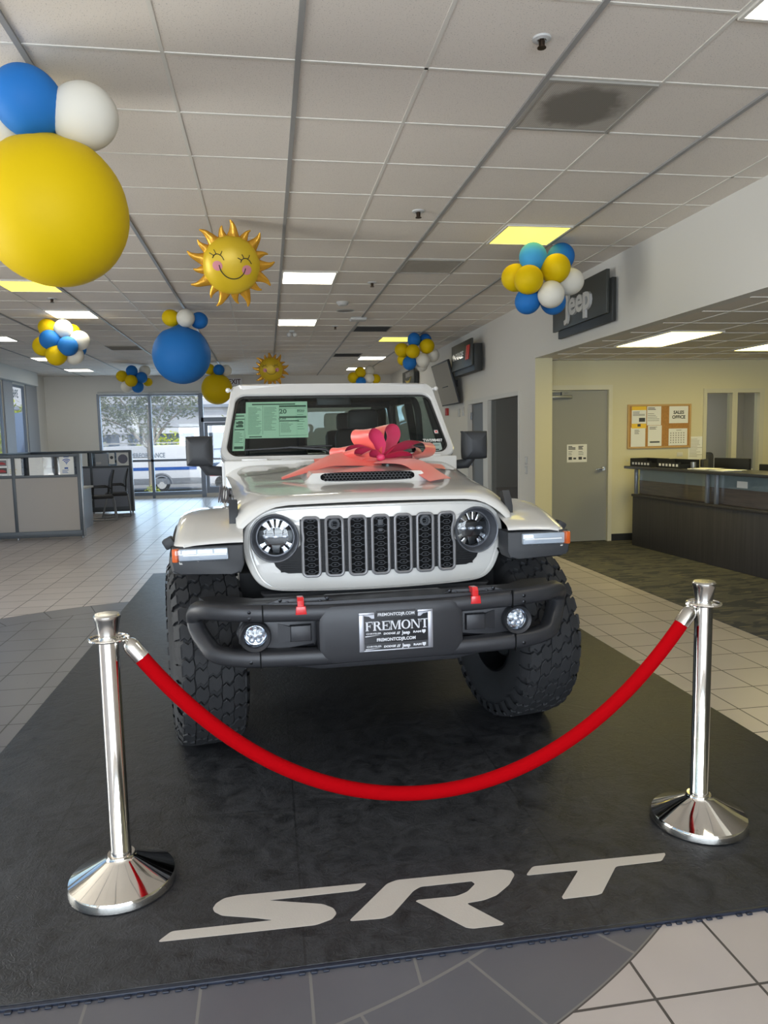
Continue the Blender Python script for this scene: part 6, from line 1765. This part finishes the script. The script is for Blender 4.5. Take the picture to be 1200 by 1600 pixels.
tree('shade_tree', 'leafy tree behind the glass door of the far window', -1.3, 40.0, -.8, 2.2, [(0, 0, 3.2, 1.1), (.8, 0, 3.8, 1.0), (.3, .2, 2.3, .9)], .13, m_leaf_y, 260, .12, seed=5)
tree('hedge_bush', 'bright yellow green bush behind the van roof', -5.2, 41.0, -.8, 0, [(0, 0, 1.9, 1.1), (-.9, 0, 2.0, .9), (.9, 0, 1.8, .9), (0, 0, 1.0, 1.2)], .13, m_leaf_y, 260, cat='bush', seed=6)
tree('hedge_bush', 'dull olive bushes behind the left end of the van', -10.2, 38.0, -.8, 0, [(0, 0, 2.2, 1.5), (-1.8, 0, 2.2, 1.5), (1.5, 0, 1.9, 1.1)], .15, m_leaf_b, 200, cat='bush', seed=7)
tree('small_shrub', 'little yellow green plant at the foot of the street tree', -4.25, 27.6, -.45, 0, [(0, 0, .18, .28), (.15, 0, .2, .22)], .04, m_leaf_y, 1500, cat='plant', seed=8)
# building across the street
bd = thing('office_building', 'white office building with a railing band across the street', 'building', (-4, 52, -.9))
m_bw = mat('building_white', S(214, 216, 222), .8)
q = MB(); q.box2((-14, 0, 4.9), (16, 8, 9.5)).box2((-14, .3, 3.0), (16, 8, 4.75)); q.build('facade', m_bw, bd)
q = MB(); q.box2((-14, -.05, 4.75), (16, .3, 4.95)); q.build('ledge', mat('ledge_grey', S(150, 160, 176), .7), bd)
q = MB()
for x in (-6, -1, 4, 9, 14): q.box2((x, .4, 0), (x + .5, 1.0, 3.0))
q.build('column', m_bw, bd)
q = MB(); q.box2((-14, 3, 0), (16, 3.2, 3.0)); q.build('shop_glass', mat('shop_glass_blue', S(120, 150, 186), .2), bd)
# things beyond the left windows
t = thing('banner_flag', 'tall advertising banner with a picture outside the left window', 'banner', (-6.6, 21.5, -.16))
q = MB(); q.box2((-.33, -.01, .5), (.33, .01, 2.55), .005)
m_ban, nt, b, X, vec, px, py, pz = node_mat('banner_print')
nt.links.new(X.mix(X.m('GREATER_THAN', X.m('ADD', pz, X.m('MULTIPLY', X.noise(vec, 6, 3), .6)), 1.7), S(70, 62, 66), S(126, 150, 186)), b.inputs['Base Color'])
q.build('banner_cloth', m_ban, t)
q = MB(); q.tube((-.36, 0, 0), (-.36, 0, 2.6), .02).tube((.36, 0, 0), (.36, 0, 2.6), .02).box2((-.45, -.25, 0), (.45, .25, .04)); q.build('banner_pole', mat('banner_pole_yellow', S(214, 206, 60), .5), t)
tree('shade_tree', 'bright green tree outside the left windows', -9.5, 27.0, -.1, 1.6, [(0, 0, 2.4, 1.2), (-1.2, 0, 2.6, 1.2), (1.0, .5, 2.2, 1.0)], .13, m_leaf_y, 260, seed=9)
tree('palm_bush', 'dry palm outside the leftmost window pane', -8.2, 19.0, -.1, 0, [(0, 0, 1.0, .7), (0, 0, 1.7, .6)], .14, m_leaf_b, 500, cat='palm', seed=10)
t = thing('window_numbers', 'blue street number seen mirrored on the left window pane', 'lettering', (XL - .085, 18.30, 2.70))
q = MB(); q.text('3963', frame((-.0, 0, 0), (0, -1, 0), (0, 0, 1)), .27, .001, .003, sx=.95)
# lettering is on the outer face, read from outside
q.bm.normal_update()
q.build('numerals', mat('vinyl_blue', S(52, 88, 120), .5), t)

# ------------------------------------------------------------------ repeats share a group phrase
GROUPS = {'ceiling_light': 'square lights in the suspended ceiling', 'air_vent': 'air vents in the ceiling', 'sprinkler_head': 'sprinkler heads in the ceiling', 'ceiling_speaker': 'round ceiling speakers',
          'balloon_bouquet': 'round balloon bouquets under the ceiling', 'balloon_column': 'big balloons topped with small ones', 'sun_balloon': 'smiling sun foil balloons', 'stanchion_post': 'chrome rope posts',
          'wall_sign': 'charcoal signs on the right wall', 'flyer': 'flyers on the cork board', 'file_tray': 'file trays on the counter', 'computer_monitor': 'monitors behind the counter', 'paper_stack': 'papers on the counter top',
          'cubicle_partition': 'cubicle partitions on the left', 'paper_sheet': 'plain sheets taped up', 'task_chair': 'mesh task chairs by the far partition', 'roller_shade': 'roller shades on the far window',
          'switch_plate': 'switch plates beside the grey door', 'wall_box': 'small white boxes on the right wall', 'shade_tree': 'trees outside', 'hedge_bush': 'bushes behind the van'}
for o in list(SC.objects):
    base = o.name.split('.')[0]
    if o.parent is None and base in GROUPS and 'label' in o: o['group'] = GROUPS[base]
